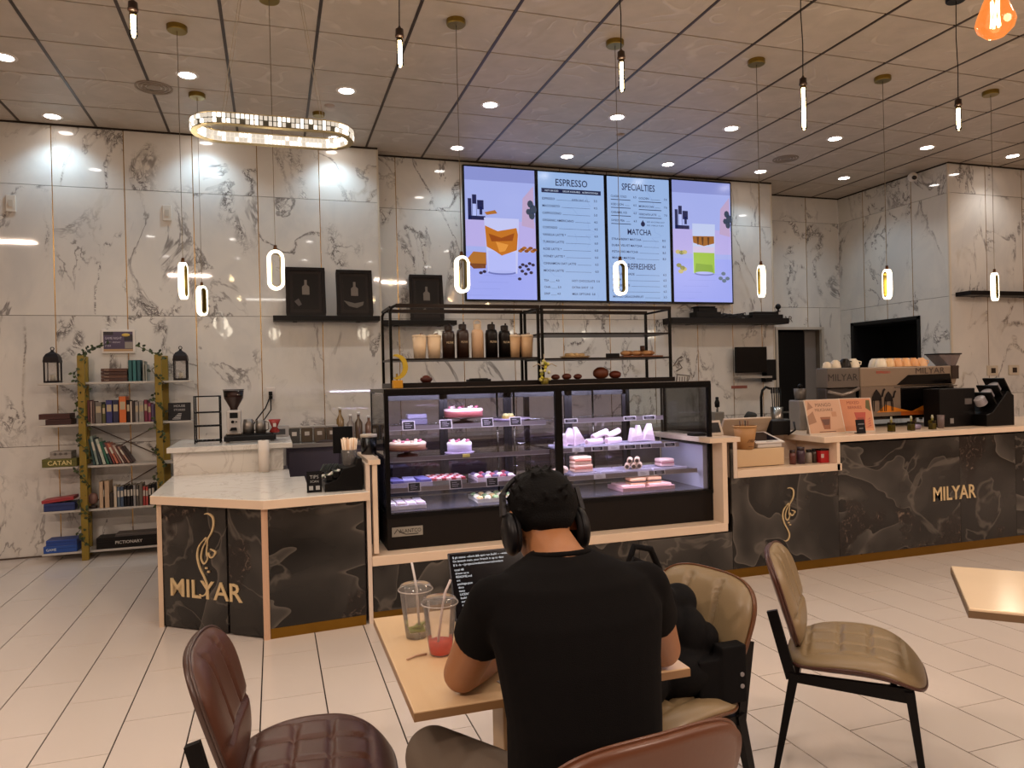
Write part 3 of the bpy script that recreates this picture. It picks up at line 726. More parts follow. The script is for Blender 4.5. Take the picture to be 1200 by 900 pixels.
frame(.80, 7.50, 2.176, .355, .475, 'dark picture frame showing a bottle above a pale leaf shape, right one on its shelf', 1)
frame(1.58, 7.71, 2.151, .36, .50, 'dark picture frame left of the screens, partly above the pastry rack', 2)

# camera
t = thing('security_camera', 'small white security camera under the ceiling near the right corner', 'camera', (7.42, 6.95, 3.86))
MB().cyl((0, 0, .0), (.06, 0, .0), .035, n=16).build('mount', WHITEP, t); MB().sphere((-.04, -.05, -.03), .055, 16, 10).build('body', WHITEP, t); MB().cyl((-.05, -.07, -.04), (-.08, -.12, -.06), .024, n=14).build('lens', M('#111111', .1), t)
# monitor on the back wall
t = thing('monitor', 'black monitor mounted on the wall left of the dark doorway', 'monitor', (5.64, 7.72, 1.52))
MB().box(-.225, .225, -.0, .035, 0, .32).build('screen', M('#030304', .25, spec=.3), t, bev=.004); MB().box(-.2, .25, -.06, .1, -.07, -.045).build('tray', M('#9a9186', .4), t); MB().box(-.05, .05, .03, .12, .1, .2).build('arm', BLACK, t)
t = thing('card_printer', 'black box device fixed beside the wall monitor', 'device', (5.93, 7.72, 1.42)); MB().box(-.07, .07, 0, .10, 0, .26).build('body', BLACK, t, bev=.006); MB().box(-.11, -.02, -.03, .06, -.02, .03).build('tray', BLACK, t)
# wall lettering, brand word above the doorway
t = thing('wall_lettering', 'small dark wall lettering ending in YAR above the doorway', 'sign', (6.46, 8.318, 2.20))
MB().text('MILYAR', .12, (-.42+.30, -.002, 0)).build('letters', M('#5a5048', .4), t, fix=False)
# faint wall motif near the monitor
t = thing('wall_emblem', 'faint grey coffee pot and lettering emblem on the marble behind the pastry case', 'sign', (4.62, 7.828, 1.36))
m = MB(); gm = M('#6f655b', .4)
m.tube([(0, 0, 0), (.16, 0, .02), (.2, 0, .14), (.03, 0, .16), (0, 0, 0)], .008, 6).tube([(.02, 0, .2), (.1, 0, .24), (.06, 0, .3), (-.02, 0, .26), (.04, 0, .34), (.1, 0, .38)], .008, 6)
for k in range(5): m.cyl((.02+.035*k, 0, .02), (.03+.035*k, 0, .13), .006, n=5)
m.build('linework', gm, t)

# small things on the long wall shelf
t = thing('router_box', 'black equipment box on the long shelf below the last screen', 'box', (4.98, 7.70, 2.191))
MB().box(-.17, .17, -.08, .08, 0, .07).box(-.13, .13, -.06, .06, .07, .12).box(-.15, .1, -.07, .07, .12, .14).build('casing', BLACK, t, bev=.004)
t = thing('router_box', 'flat black equipment box at the right end of the long shelf', 'box', (5.85, 7.71, 2.191)); MB().box(-.25, .2, -.08, .08, 0, .045).box(-.2, .15, -.06, .06, .045, .08).build('casing', BLACK, t, bev=.004)
t = thing('cable_bundle', 'tangle of dark cables in the middle of the long shelf', 'cables', (5.35, 7.70, 2.191))
m = MB(); Rr = random.Random(3)
for k in range(7):
    m.tube([(Rr.uniform(-.25, .25), Rr.uniform(-.05, .05), .01+.06*Rr.random()*math.sin(PI*j/6)) for j in range(7)], .006, 5)
m.build('cables', M('#241f1d', .5), t)
t = thing('dome_camera', 'small black round camera above the end of the long shelf', 'camera', (6.0, 7.66, 2.335)); MB().sphere((0, 0, 0), .035, 14, 9).build('ball', BLACK, t); MB().cyl((0, 0, -.03), (0, 0, -.06), .012).box(-.02, .02, -.02, .02, -.065, -.055).build('stem', BLACK, t)

# ================================================================= BACK COUNTER
t = thing('back_counter', 'short pale worktop counter on the back wall behind the canisters', 'counter', (3.3, 7.55, 0))
MB().box(-3.20, -2.25, -.33, .065, .90, .94).build('worktop', M('#8d857c', .25), t, bev=.003)
MB().box(-3.20, -2.25, -.29, .06, 0, .90).build('cabinet', M('#4a4148', .4), t)
MB().box(-3.18, -2.72, -.31, -.288, .14, .86).build('door', M('#4b434b', .35), t, bev=.003); MB().box(-2.70, -2.27, -.31, -.288, .14, .86).build('door', M('#4b434b', .35), t, bev=.003)
t = thing('back_counter', 'long pale worktop counter under the screens, running to the doorway', 'counter', (3.3, 7.55, 0))
MB().box(-2.20, 2.75, -.33, .27, .90, .94).build('worktop', M('#8d857c', .25), t, bev=.003)
MB().box(-2.20, 2.75, -.29, .25, 0, .90).build('cabinet', M('#4a4148', .4), t)
for k in range(2, 9): MB().box(-3.18+.66*k, -2.56+.66*k, -.31, -.288, .14, .86).build('door', M('#4b434b', .35), t, bev=.003)

def canister(x, y, z, w_, h_, lb, c, cl='#8a857e'):
    t = thing('canister', lb, 'canister', (x, y, z), 0, 'row of lidded canisters on the back counter')
    MB().box(-w_/2, w_/2, -w_/2, w_/2, 0, h_*.82).build('jar', M(c, .3), t, bev=.01)
    MB().box(-w_/2-.004, w_/2+.004, -w_/2-.004, w_/2+.004, h_*.82, h_*.93).build('lid', M('#b3aca2', .3, .3), t, bev=.004)
    MB().box(-.022, .022, -w_/2-.004, -w_/2, h_*.40, h_*.62).build('tag', M('#c8c0b4', .5), t)
for k, (c, w2) in enumerate((('#6d665e', 'first'), ('#4c4a44', 'second'), ('#5a4c3a', 'third'), ('#6a5b48', 'fourth'), ('#594a38', 'fifth'))):
    canister(.06+.118*k, 7.40, .94, .105, .17, '%s lidded canister from the left in the back counter row' % w2, c)
t = thing('notice_block', 'small white printed box left of the canisters', 'box', (.02, 7.30, .94)); MB().box(-.08, .08, -.03, .03, 0, .12).build('card', M('#a39d96', .5), t, bev=.003); MB().box(-.05, .05, -.032, -.03, .03, .09).build('print', M('#4a4a4c', .5), t)
t = thing('dish_cloth', 'dark folded cloth on the back counter worktop', 'cloth', (.47, 7.28, .942)); MB().sphere((0, 0, 0), .1, 14, 8, (1, .6, .22), .12, random.Random(4)).build('cloth', M('#3c2c26', .8), t)
for k, (x, h_, c) in enumerate(((.62, .34, '#7a5b2c'), (.72, .26, '#8c8078'), (.80, .28, '#55402f'), (.90, .24, '#6b4a3a'))):
    t = thing('syrup_bottle', ['tall amber bottle with a white cap behind the black tablet', 'pale bottle right of the amber one', 'dark brown bottle beside the case corner', 'reddish bottle next to the case corner'][k], 'bottle', (x, 7.45, .94), 0, 'bottles at the case corner')
    MB().lathe([(0, 0), (.036, 0), (.038, .02), (.038, h_*.6), (.014, h_*.75), (.014, h_*.88)], 16).build('glass', M(c, .2, coat=.5), t); MB().cyl((0, 0, h_*.88), (0, 0, h_*.97), .017, n=12).build('cap', WHITEP, t)
t = thing('wall_outlet_plug', 'white wall outlet with black plugs above the grinder tray', 'socket', (-.03, 7.62, 1.42)); MB().box(-.04, .04, -.014, 0, -.06, .06).build('plate', WHITEP, t, bev=.004); MB().cbox((-.0, -.03, .0), (.035, .04, .04)).cbox((-.0, -.03, -.04), (.035, .04, .03)).build('plug', BLACK, t)
MB().tube([(-.0, -.04, -.02), (-.05, -.06, -.14), (-.13, -.2, -.24), (-.17, -.5, -.30)], .007, 6).build('cord', BLACK, t); MB().tube([(0, -.04, -.04), (0, -.06, -.16), (-.1, -.3, -.3)], .006, 6).build('cord', BLACK, t)
# soap / tap / stirrer items left of the doorway
t = thing('syrup_pump_jar', 'square glass jar with a black pump on the back counter', 'jar', (4.93, 7.42, .94)); MB().box(-.065, .065, -.05, .05, 0, .13).build('jar', M('#7f786e', .2), t, bev=.01); MB().cyl((0, 0, .13), (0, 0, .20), .012).build('stem', STEEL, t); MB().lathe([(0, .18), (.028, .185), (.03, .24), (.018, .27), (.02, .30), (0, .305)], 14).build('pump', BLACK, t)
t = thing('water_tap', 'black arched filter tap by the doorway', 'tap', (5.60, 7.50, .94))
MB().tube([(-.0, 0, 0), (-.0, 0, .28), (.02, 0, .36), (.07, 0, .40), (.13, 0, .38)], .016, 10).build('spout', BLACK, t); MB().cyl((0, 0, 0), (0, 0, .02), .03).build('base', BLACK, t)
t = thing('utensil_holder', 'steel holder with black utensils beside the tap', 'holder', (5.76, 7.42, .94)); MB().lathe([(.07, 0), (.075, .16), (.07, .16), (.065, .01)], 18).build('cup', STEEL, t)
for k in range(5):
    MB().cyl((-.05+.025*k, 0, .02), (-.06+.032*k, .01, .37), .006, n=6).cbox((-.06+.032*k, .01, .36), (.022, .008, .07)).build('utensil', BLACK, t)
t = thing('sponge_tray', 'dark low tray with a crumpled cloth left of the tap', 'tray', (5.38, 7.42, .94)); MB().box(-.11, .11, -.07, .07, 0, .02).build('tray', BLACK, t, bev=.004); MB().sphere((0, 0, .06), .08, 12, 8, (1, .7, .7), .15, random.Random(9)).build('cloth', M('#2c2b26', .8), t)
t = thing('wall_sticker', 'small red and pale label on the wall under the monitor', 'label', (5.53, 7.826, 1.345)); MB().box(-.12, .11, -.002, .002, -.018, .018).build('label', M('#9a5a4c', .6), t)

# ================================================================= FRONT COUNTER (case plinth, cash shelf, long bar)
t = thing('bar_counter', 'long service counter clad in dark marbled stone with pale tops', 'counter', (0, 4.6, 0)); BARC = t
PALE = M('#dcc4ab', .28, var=.05); PALE2 = M('#d2bfae', .3)
# stone cladding, split at its joints
def sp(x0, x1, z0, z1, y=0, d_=.02):
    m = MB().mat(STONE); m.box(-(x1-x0)/2+.0015, (x1-x0)/2-.0015, 0, d_, 0, z1-z0)
    inst('stone_panel', m.mesh('stone_panel'), t, ((x0+x1)/2, y, z0))
sp(.56, 1.15, .07, .37); sp(1.15, 1.75, .07, .37); sp(1.75, 2.40, .07, .37); sp(2.40, 3.16, .07, .345)
sp(3.16, 4.12, .07, .735); sp(3.16, 3.21, .735, .99); sp(4.12, 5.35, .07, .94); sp(5.35, 5.97, .07, .94); sp(5.97, 7.1, .07, .94); sp(7.1, 8.3, .07, .94)
MB().box(.56, 8.3, .02, .9, 0.07, .34).box(3.2, 4.14, .02, .9, .3, .72).box(4.12, 8.3, .04, .9, .3, .93).build('carcass', M('#2b2422', .6), t)
MB().box(.535, 8.3, .012, .06, 0, .07).build('kick_plate', M('#7d5a1c', .3, .8), t)
MB().box(.53, .555, .0, .3, .0, .99).build('end_panel', PALE2, t)
MB().box(.57, .60, .0, .06, .43, .99).build('left_post', PALE, t, bev=.002)
MB().box(.545, .62, -.01, .6, .985, 1.015).build('left_cap', PALE, t, bev=.002)
MB().box(.556, 3.12, -.01, .90, .355, .415).build('case_ledge', PALE, t, bev=.003)
MB().box(3.085, 3.125, -.008, .90, .41, 1.0).build('right_post', PALE, t, bev=.002)
MB().box(2.98, 3.24, -.01, .9, 1.0, 1.035).build('right_cap', PALE, t, bev=.002)
MB().box(3.21, 4.15, -.01, .45, .735, .79).build('cash_shelf', PALE, t, bev=.003)
MB().box(3.18, 3.21, -.008, .45, .735, 1.0).build('shelf_side', PALE2, t)
MB().box(3.21, 4.12, .45, .47, .79, 1.0).build('shelf_back', PALE2, t)
MB().box(4.105, 4.135, -.01, .45, .735, .97).build('bar_post', PALE, t, bev=.002)
MB().box(3.98, 8.3, -.02, .92, .955, 1.0).build('bar_top', PALE, t, bev=.003)
MB().box(3.21, 4.0, .47, .92, .955, 1.0).build('bar_top_return', PALE2, t, bev=.003)
# gold lettering, emblem on the stone
def calli(m, o, ux, uy, s):
    o, ux, uy = Vector(o), Vector(ux), Vector(uy); nrm = ux.cross(uy)
    def st(pts, rs):
        P_ = [o+ux*x*s+uy*y*s for x, y in pts]
        # smooth the path
        Q = []; RR = []
        for i in range(len(P_)-1):
            p0, p1, p2, p3 = P_[max(0, i-1)], P_[i], P_[i+1], P_[min(len(P_)-1, i+2)]
            for k in range(5):
                u = k/5; Q.append(.5*((2*p1)+(p2-p0)*u+(2*p0-5*p1+4*p2-p3)*u*u+(3*p1-p0-3*p2+p3)*u**3)); RR.append((rs[i]*(1-u)+rs[i+1]*u)*s*.72)
        Q.append(P_[-1]); RR.append(rs[-1]*s*.72)
        L = []; Rt = []
        for i, p in enumerate(Q):
            d = (Q[min(i+1, len(Q)-1)]-Q[max(0, i-1)]).normalized(); nn = d.cross(nrm).normalized()*RR[i]; L.append(p+nn); Rt.append(p-nn)
        n = len(Q); h = nrm*.008
        vs = L+Rt+[v+h for v in L]+[v+h for v in Rt]; fs = []
        for i in range(n-1): fs += [(i, i+1, n+i+1, n+i), (2*n+i+1, 2*n+i, 3*n+i, 3*n+i+1), (i, 2*n+i, 2*n+i+1, i+1), (n+i, n+i+1, 3*n+i+1, 3*n+i)]
        m.add(vs, fs)
    st([(.05, 1.0), (.12, 1.01), (.20, .96), (.21, .85), (.17, .74), (.10, .64), (.09, .55)], [.004, .016, .022, .02, .016, .012, .006])
    st([(.02, .62), (-.07, .52), (-.10, .38), (-.06, .22), (.02, .08), (.07, -.04), (.05, -.14), (-.02, -.19), (-.08, -.17)], [.006, .014, .022, .02, .018, .02, .018, .012, .004])
    st([(.08, .62), (.0, .5), (-.03, .36), (.02, .28), (.08, .34), (.10, .44), (.14, .38), (.20, .40), (.23, .47)], [.006, .012, .016, .014, .012, .012, .016, .014, .006])
    st([(.09, .56), (.07, .44), (.09, .36)], [.012, .012, .005]); st([(.14, .50), (.24, .46), (.20, .40)], [.01, .016, .008]); st([(.0, .60), (.07, .66), (.05, .56)], [.008, .012, .006])
    for (x, y) in ((.06, .22), (.10, .17)): st([(x-.02, y), (x+.02, y)], [.018, .018])
LETG = M('#d8bf92', .35, .35)
m = MB(); m.T = Matrix.Translation((5.05, -.006, .43)); m.text('MILYAR', .16, (0, 0, 0), stretch=.85, bold=True); m.T = None
o = m.build('letters', LETG, t, fix=False, solid=.006)
m = MB(); calli(m, (3.63, -.001, .30), (1, 0, 0), (0, 0, 1), .33); m.build('emblem', LETG, t)

# ================================================================= LEFT ORDER DESK (angled)
t = thing('order_desk', 'low angled desk with a dark stone front reading MILYAR', 'counter', (0, 0, 0)); DESK = t
A_, B_, C_ = Vector((-.70, 5.05, 0)), Vector((-.07, 4.545, 0)), Vector((.53, 4.60, 0))
def vpanel(p, q, z0, z1, off, name, mat, th=.02, trim=0):
    d = (q-p).normalized(); nn = Vector((d.y, -d.x, 0)); p_ = p+d*trim+nn*off; q_ = q-d*trim+nn*off; w_ = (q_-p_).length
    m = MB().mat(mat); m.box(0, w_, 0, th, z0, z1); o = inst(name, m.mesh(name), t, p_, math.atan2(d.y, d.x)); return o
AB = B_-A_; BC = C_-B_
vpanel(A_, A_.lerp(B_, .66), .01, .775, 0, 'stone_panel', STONE, trim=.012); vpanel(A_.lerp(B_, .655), B_, .01, .775, 0, 'stone_panel', STONE, trim=.008)
vpanel(B_, B_.lerp(C_, 1), .06, .775, 0, 'stone_panel', STONE, trim=.02)
vpanel(B_, C_, 0.0, .06, .004, 'kick_plate', M('#8a6420', .3, .8), trim=.02)
MB().cyl((-.07, 4.55, 0), (-.07, 4.55, .775), .021, n=6, smooth=False).build('corner_post', M('#c7a184', .35), t)
MB().box(-.712, -.685, 5.03, 5.065, 0, .775).build('edge_post', M('#c7ad93', .35), t)
MB().prism([(-.69, 5.07), (-.07, 4.58), (.52, 4.63), (.52, 4.9), (-.05, 4.95), (-.69, 5.4)], .02, .77).build('carcass', M('#30282a', .6), t)
vpanel(Vector((-.70, 6.1, 0)), Vector((-.70, 5.06, 0)), 0, .775, 0, 'side_panel', M('#c9b49f', .4))
MB().prism([(-.745, 5.04), (-.075, 4.50), (.54, 4.565), (.54, 4.95), (.20, 4.95), (.20, 5.58), (.10, 5.58), (.10, 6.13), (-.745, 6.13)], .775, .825).mat(QUARTZ).build('desk_top', QUARTZ, t, bev=.003)
MB().prism([(-.747, 5.032), (-.075, 4.492), (.545, 4.558), (.545, 4.60), (-.066, 4.53), (-.747, 5.072)], .772, .822).build('desk_edge', PALE, t)
MB().box(-.74, .06, 6.12, 6.95, .825, 1.0).build('riser', QUARTZ, t)
MB().box(-.78, .13, 6.07, 7.0, 1.0, 1.04).build('riser_top', QUARTZ, t, bev=.003)
MB().box(-.70, .1, 5.5, 6.9, .0, .775).build('lower_cabinet', M('#4b4148', .5), t)
d_ = AB.normalized(); nn = Vector((d_.y, -d_.x, 0))
m = MB(); m.text('MILYAR', .155, A_+d_*.075+nn*.008+Vector((0, 0, .205)), ux=d_, uy=(0, 0, 1), stretch=1.06, bold=True)
m.build('letters', LETG, t, fix=False, solid=.006)
m = MB(); calli(m, A_+d_*.345+nn*.001+Vector((0, 0, .30)), d_, (0, 0, 1), .42); m.build('emblem', LETG, t)
# ================================================================= PASTRY CASE
CX0, CX1, CY0, CY1 = .67, 3.085, 4.72, 5.42
t = thing('pastry_case', 'long black framed glass pastry display case on the counter', 'display case', (0, 0, 0)); CASE = t
FR = M('#050405', .3, spec=.3)
MB().box(CX0, CX1, CY0, CY1, .415, .625).build('base', M('#15100e', .45, spec=.25), t, bev=.004)
MB().box(CX0, CX1, CY0-.004, CY1, .618, .645).build('deck_rim', FR, t)
MB().box(CX0+.02, CX1-.02, CY0+.02, CY1-.03, .645, .652).build('deck', M('#5c5a66', .25, .6), t)
MB().box(CX0, CX1, CY0, CY1, 1.425, 1.45).build('top_panel', M('#0c0a0a', .3, spec=.3), t)
MB().box(CX0+.01, CX1-.01, CY0-.002, CY0+.012, 1.449, 1.453).build('top_edge', STEEL, t)
for n_, (a, b) in enumerate(((CX0, CX0+.028), (1.845, 1.895), (CX1-.026, CX1))): MB().box(a, b, CY0-.002, CY0+.03, .64, 1.43).build('front_post', FR, t)
for a, b in ((CX0, CX0+.03), (1.85, 1.89), (CX1-.03, CX1)): MB().box(a, b, CY1-.03, CY1, .64, 1.43).build('rear_post', FR, t)
MB().box(CX0, CX1, CY0-.003, CY0+.02, 1.405, 1.43).build('front_rail', FR, t)
MB().box(CX0+.028, 1.845, CY0+.006, CY0+.010, .645, 1.406).build('glass_pane', GLASS, t); MB().box(1.895, CX1-.026, CY0+.006, CY0+.010, .645, 1.406).build('glass_pane', GLASS, t)
MB().box(CX0+.004, CX0+.008, CY0+.03, CY1-.03, .645, 1.42).build('side_glass', GLASS, t)
MB().box(CX1-.010, CX1-.006, CY0+.03, CY1-.03, .645, 1.42).build('side_glass', GLASS, t)
MB().box(CX1-.05, CX1-.012, CY0+.05, CY1-.04, .652, .97).build('side_panel', M('#b8b4c6', .3), t)
RD = M('#3b3840', .25, .3)
MB().box(2.74, CX1-.03, CY1-.042, CY1-.038, .66, 1.42).build('rear_pane', GLASS, t)
MB().box(2.715, 2.745, CY1-.05, CY1-.02, .65, 1.43).build('rear_post', FR, t)
for k in range(4):
    a = CX0+.03+k*.503
    m = MB(); m.box(a, a+.03, CY1-.05, CY1-.03, .66, 1.40).box(a+.471, a+.501, CY1-.05, CY1-.03, .66, 1.40).box(a, a+.501, CY1-.05, CY1-.03, 1.36, 1.40).box(a, a+.501, CY1-.05, CY1-.03, .66, .70)
    f = m.build('rear_door', RD, t); MB().box(a+.03, a+.471, CY1-.042, CY1-.038, .70, 1.36).build('door_glass', glass_mat('rear_glass', (.74, .71, .78, 1), 1.8), f)
SHG = glass_mat('shelf_glass', (.88, .90, .93, 1), 1.1)
SHM = M('#7d7279', .3, .4)
SH = [(1.195, 4.90, 2.78), (.99, 4.85, 2.88), (.795, 4.80, 3.0)]
for z, y, xr in SH:
    for a, b in ((CX0+.04, 1.84), (1.90, xr)):
        s = MB().box(a, b, y, CY1-.07, z-.008, z).build('shelf', SHG, t)
        MB().box(a, b, y-.006, y, z-.026, z+.006).build('price_rail', SHM, s)
        MB().box(a, b, y-.0075, y-.006, z-.026, z-.022).build('rail_lip', M('#a39aa2', .4, .2), s)
for (x, y) in ((1.60, 5.3), (1.74, 5.32), (2.4, 5.33)):
    MB().cyl((x, y, .65), (x, y, 1.42), .008, n=8).build('shelf_upright', STEEL, t)
MB().box(.70, .90, CY0-.004, CY0-.001, .50, .56).build('maker_plate', M('#8f8a80', .4), t)
m = MB(); m.text('ALANTCO', .034, (.745, CY0-.0052, .523), stretch=.9); m.tube([(.715, CY0-.005, .52), (.735, CY0-.005, .548), (.75, CY0-.005, .53), (.79, CY0-.005, .512), (.87, CY0-.005, .513)], .0025, 5)
m.build('maker_lettering', M('#221c18', .5), t, fix=False)
MB().box(1.90, 1.925, CY0-.004, CY0-.001, .50, .60).build('sticker', M('#a59f98', .5), t)
LED = (.80, .76, 1)
for a, b in ((CX0+.06, 1.82), (1.92, CX1-.06)):
    MB().box(a, b, CY0+.035, CY0+.05, 1.408, 1.416).build('light_strip', M('#e8e0ff', .4, emit=5), t)
    lamp('case_lamp', 'AREA', ((a+b)/2, CY0+.07, 1.40), 5.0, LED, (math.radians(30), 0, 0), shape='RECTANGLE', size=b-a, size_y=.03)
for z, y, xr in SH:
    for a, b in ((CX0+.06, 1.82), (1.92, xr-.03)): lamp('shelf_lamp', 'AREA', ((a+b)/2, y+.04, z-.03), 1.7, LED, (math.radians(22), 0, 0), shape='RECTANGLE', size=b-a, size_y=.02)

CARD = M('#221e26', .4); CARDW = M('#c9bfc9', .4)
def price_card(x, y, z, lb, dark=True, w_=.085, h_=.062, grp='price cards'):
    t = thing('price_card', lb, 'price card', (x, y, z)); t.rotation_euler.x = math.radians(-12)
    MB().box(-w_/2, w_/2, -.002, .003, 0, h_).build('frame', CARDW, t)
    MB().box(-w_/2+.005, w_/2-.005, -.0035, -.002, .005, h_-.005).build('face', CARD if dark else CARDW, t)
    m = MB(); c = M('#a59aa8' if dark else '#4a4550', .5)
    for k in range(3): m.box(-w_*.3, w_*(.1+.08*((k*2) % 3)), -.0042, -.0036, h_*(.68-.2*k), h_*(.73-.2*k))
    m.build('print', c, t)
ord_ = ['first', 'second', 'third', 'fourth']
for k, x in enumerate((.855, 1.11, 1.405, 1.61)): price_card(x, 4.888, 1.171, '%s dark price card from the left on the top shelf, left half of the case' % ord_[k])
for k, x in enumerate((.865, 1.145, 1.40)): price_card(x, 4.788, .771, '%s dark price card from the left on the third shelf, left half of the case' % ord_[k])
for k, x in enumerate((2.03, 2.50, 2.66)): price_card(x, 4.888, 1.172, '%s small price card on the empty top shelf, right half of the case' % ord_[k], w_=.10, h_=.032)
for k, (x, d2) in enumerate(((2.06, 0), (2.21, 1), (2.34, 0), (2.47, 1), (2.60, 1), (2.80, 1))): price_card(x, 4.838, .966, 'price card number %d from the left under the paper wrapped pastries' % (k+1) if 0 else ['pale card under the left paper cones', 'dark card right of the pale one under the cones', 'pale card under the piled rolls', 'dark card with white print under the piled rolls', 'dark card below the tall paper triangle', 'lone dark card at the right end of the second shelf'][k], d2 == 1, .09, .034)
for k, x in enumerate((2.20, 2.55, 2.68)): price_card(x, 4.788, .771, ['pale card in front of the stacked sandwiches', 'pale card in front of the cut wraps', 'dark card right of the cut wraps'][k], k == 2, .09, .036)
t = thing('yellow_tag', 'tiny yellow price tag on the second shelf rail', 'tag', (1.235, 4.842, .975)); MB().box(-.025, .025, -.004, 0, 0, .022).box(-.02, .02, -.006, -.004, .004, .018).build('tag', M('#e8d27a', .5), t)

def cake(x, y, z, r, h, lb, top, side, stand=None, rnd=1, nm='cake'):
    t = thing(nm, lb, 'cake', (x, y, z)); b = 0
    if stand:
        MB().lathe([(r*.6, 0), (r*.55, .012), (r*.2, .02), (r*.2, .03), (r*1.05, .04), (r*1.1, .048), (0, .048)], 22).build('stand', M(stand, .4), t); b = .048
    else:
        MB().lathe([(0, 0), (r*1.1, 0), (r*1.25, .008), (r*1.1, .01), (0, .01)], 22).build('plate', M('#b9a6c6', .3), t); b = .01
    MB().lathe([(0, 0), (r, 0), (r*1.01, h*.85), (r*.93, h), (0, h)], 24, (0, 0, b)).build('cake_body', M(side, .6, bump=.6, bscale=80), t)
    MB().lathe([(r*1.02, h*.7), (r*1.03, h*.9), (r*.95, h*1.06), (0, h*1.08)], 24, (0, 0, b)).build('icing', M(top, .5), t)
    rr = random.Random(rnd)
    for k in range(9):
        a = k*2*PI/9; MB().sphere((r*.72*math.cos(a), r*.72*math.sin(a), b+h*1.15), .013, 8, 6, (1, 1, .9), .15, rr).build('topping', M(top if k % 2 else '#b8607a', .5), t)
cake(1.27, 5.03, 1.195, .135, .055, 'round pink cake on a dark stand on the top shelf', '#e9c9cf', '#a8575c', '#4a2726', 2)
cake(.86, 4.99, .99, .125, .045, 'wide cream and caramel cake on a brown stand on the second shelf', '#e8cdb9', '#c48f78', '#5b2c22', 3)
cake(1.225, 4.99, .99, .085, .065, 'small white cake on the second shelf', '#efe4f2', '#d8c8e6', None, 4)
t = thing('tart_plate', 'wide pale plate with a small yellow tart on the top shelf', 'plate', (1.62, 5.06, 1.195))
MB().lathe([(0, 0), (.08, 0), (.15, .018), (.15, .024), (.08, .008), (0, .008)], 24).build('plate', M('#c8b3d6', .25), t)
MB().lathe([(0, 0), (.04, 0), (.05, .03), (0, .03)], 16, (-.01, 0, .008)).build('tart', M('#a2853e', .5), t); 
for k in range(6): MB().sphere((-.01+.028*math.cos(k), .028*math.sin(k), .044), .013, 8, 6).build('topping', M('#dfd79a', .5), t)
t = thing('clear_box', 'small clear lidded box at the back of the top shelf', 'box', (.93, 5.12, 1.195)); MB().box(-.09, .09, -.05, .05, 0, .04).build('tray', M('#6e6684', .3), t, bev=.006); MB().box(-.05, .09, -.04, .04, .04, .075).build('lid', M('#9a92b4', .2), t, bev=.01)

def tray(x, y, z, w_, d_, lb, base, fill, kind, rz=0, n=(4, 3)):
    w_ *= 1.08; d_ *= 1.3; y += .02
    t = thing('pastry_tray', lb, 'tray', (x, y, z), rz)
    m = MB(); m.box(-w_/2, w_/2, -d_/2, d_/2, 0, .008); 
    for a in ((-w_/2, -w_/2+.008, -d_/2, d_/2), (w_/2-.008, w_/2, -d_/2, d_/2), (-w_/2, w_/2, -d_/2, -d_/2+.008), (-w_/2, w_/2, d_/2-.008, d_/2)): m.box(a[0], a[1], a[2], a[3], .006, .028)
    m.build('tray', M(base, .3), t, bev=.002)
    rr = random.Random(int(x*100))
    for i in range(n[0]):
        for j in range(n[1]):
            px = -w_/2+(i+.5)*w_/n[0]; py = -d_/2+(j+.5)*d_/n[1]; c = fill[(i+j) % len(fill)]
            if kind == 'ball': MB().sphere((px, py, .028), min(w_/n[0], d_/n[1])*.43, 10, 7, (1, 1, .7), .06, rr).build('pastry', M(c, .6), t)
            elif kind == 'bar': MB().cbox((px, py, .026), (w_/n[0]*.86, d_/n[1]*.8, .034), rz=rr.uniform(-.1, .1)).build('pastry', M(c, .6), t, bev=.004)
    return t
tray(.86, 4.96, .795, .26, .20, 'shallow tray with a bluish lidded dish on the third shelf, far left', '#b8aec8', ['#6d66a8', '#9a94c4'], 'bar', 0, (3, 1))
tray(1.12, 4.97, .795, .22, .20, 'tray of red and white striped pastries on the third shelf', '#7a7470', ['#b4454f', '#e6c9cf'], 'bar', 0, (7, 4))
tray(1.46, 4.98, .795, .26, .20, 'tray of berry topped pastries on the third shelf', '#d8c2cc', ['#a84a5c', '#e8d4dc', '#6a5a7c'], 'ball', 0, (5, 3))
tray(.82, 4.92, .652, .24, .18, 'white tray of pale square pastries on the case floor at the left', '#d9d0e0', ['#e8dce4', '#d6c0c6'], 'bar', 0, (4, 2))
tray(1.45, 4.96, .652, .26, .20, 'tray of golden pastries on the case floor, left of centre', '#cfc8c0', ['#d6b078', '#e9ddc0', '#8aa070'], 'ball', 0, (5, 3))
tray(2.62, 4.95, .652, .40, .20, 'pink lined tray on the case floor in the right half', '#c99aa0', ['#d9a8a4'], 'bar', 0, (2, 1))
def plate_rect(x, y, z, w_, d_, lb):
    t = thing('serving_platter', lb, 'platter', (x, y, z)); MB().box(-w_/2, w_/2, -d_/2, d_/2, 0, .008).box(-w_/2, w_/2, -d_/2, -d_/2+.01, .008, .016).box(-w_/2, w_/2, d_/2-.01, d_/2, .008, .016).build('platter', M('#cfc6e0', .25), t, bev=.002); return t
plate_rect(2.03, 5.0, .99, .20, .22, 'white platter under the left paper cones'); plate_rect(2.32, 5.0, .99, .36, .22, 'white platter under the piled paper rolls'); plate_rect(2.64, 5.0, .99, .24, .22, 'white platter under the paper triangles')
plate_rect(2.13, 4.96, .795, .20, .22, 'platter under the stacked sandwiches'); plate_rect(2.34, 4.98, .795, .18, .22, 'empty white platter between the sandwiches and the cut wraps'); plate_rect(2.55, 4.98, .795, .22, .22, 'platter under the cut wraps'); plate_rect(2.82, 4.98, .795, .28, .22, 'white platter at the right end of the third shelf')
PAPER = M('#e2cdd8', .6, bump=.5, bscale=60)
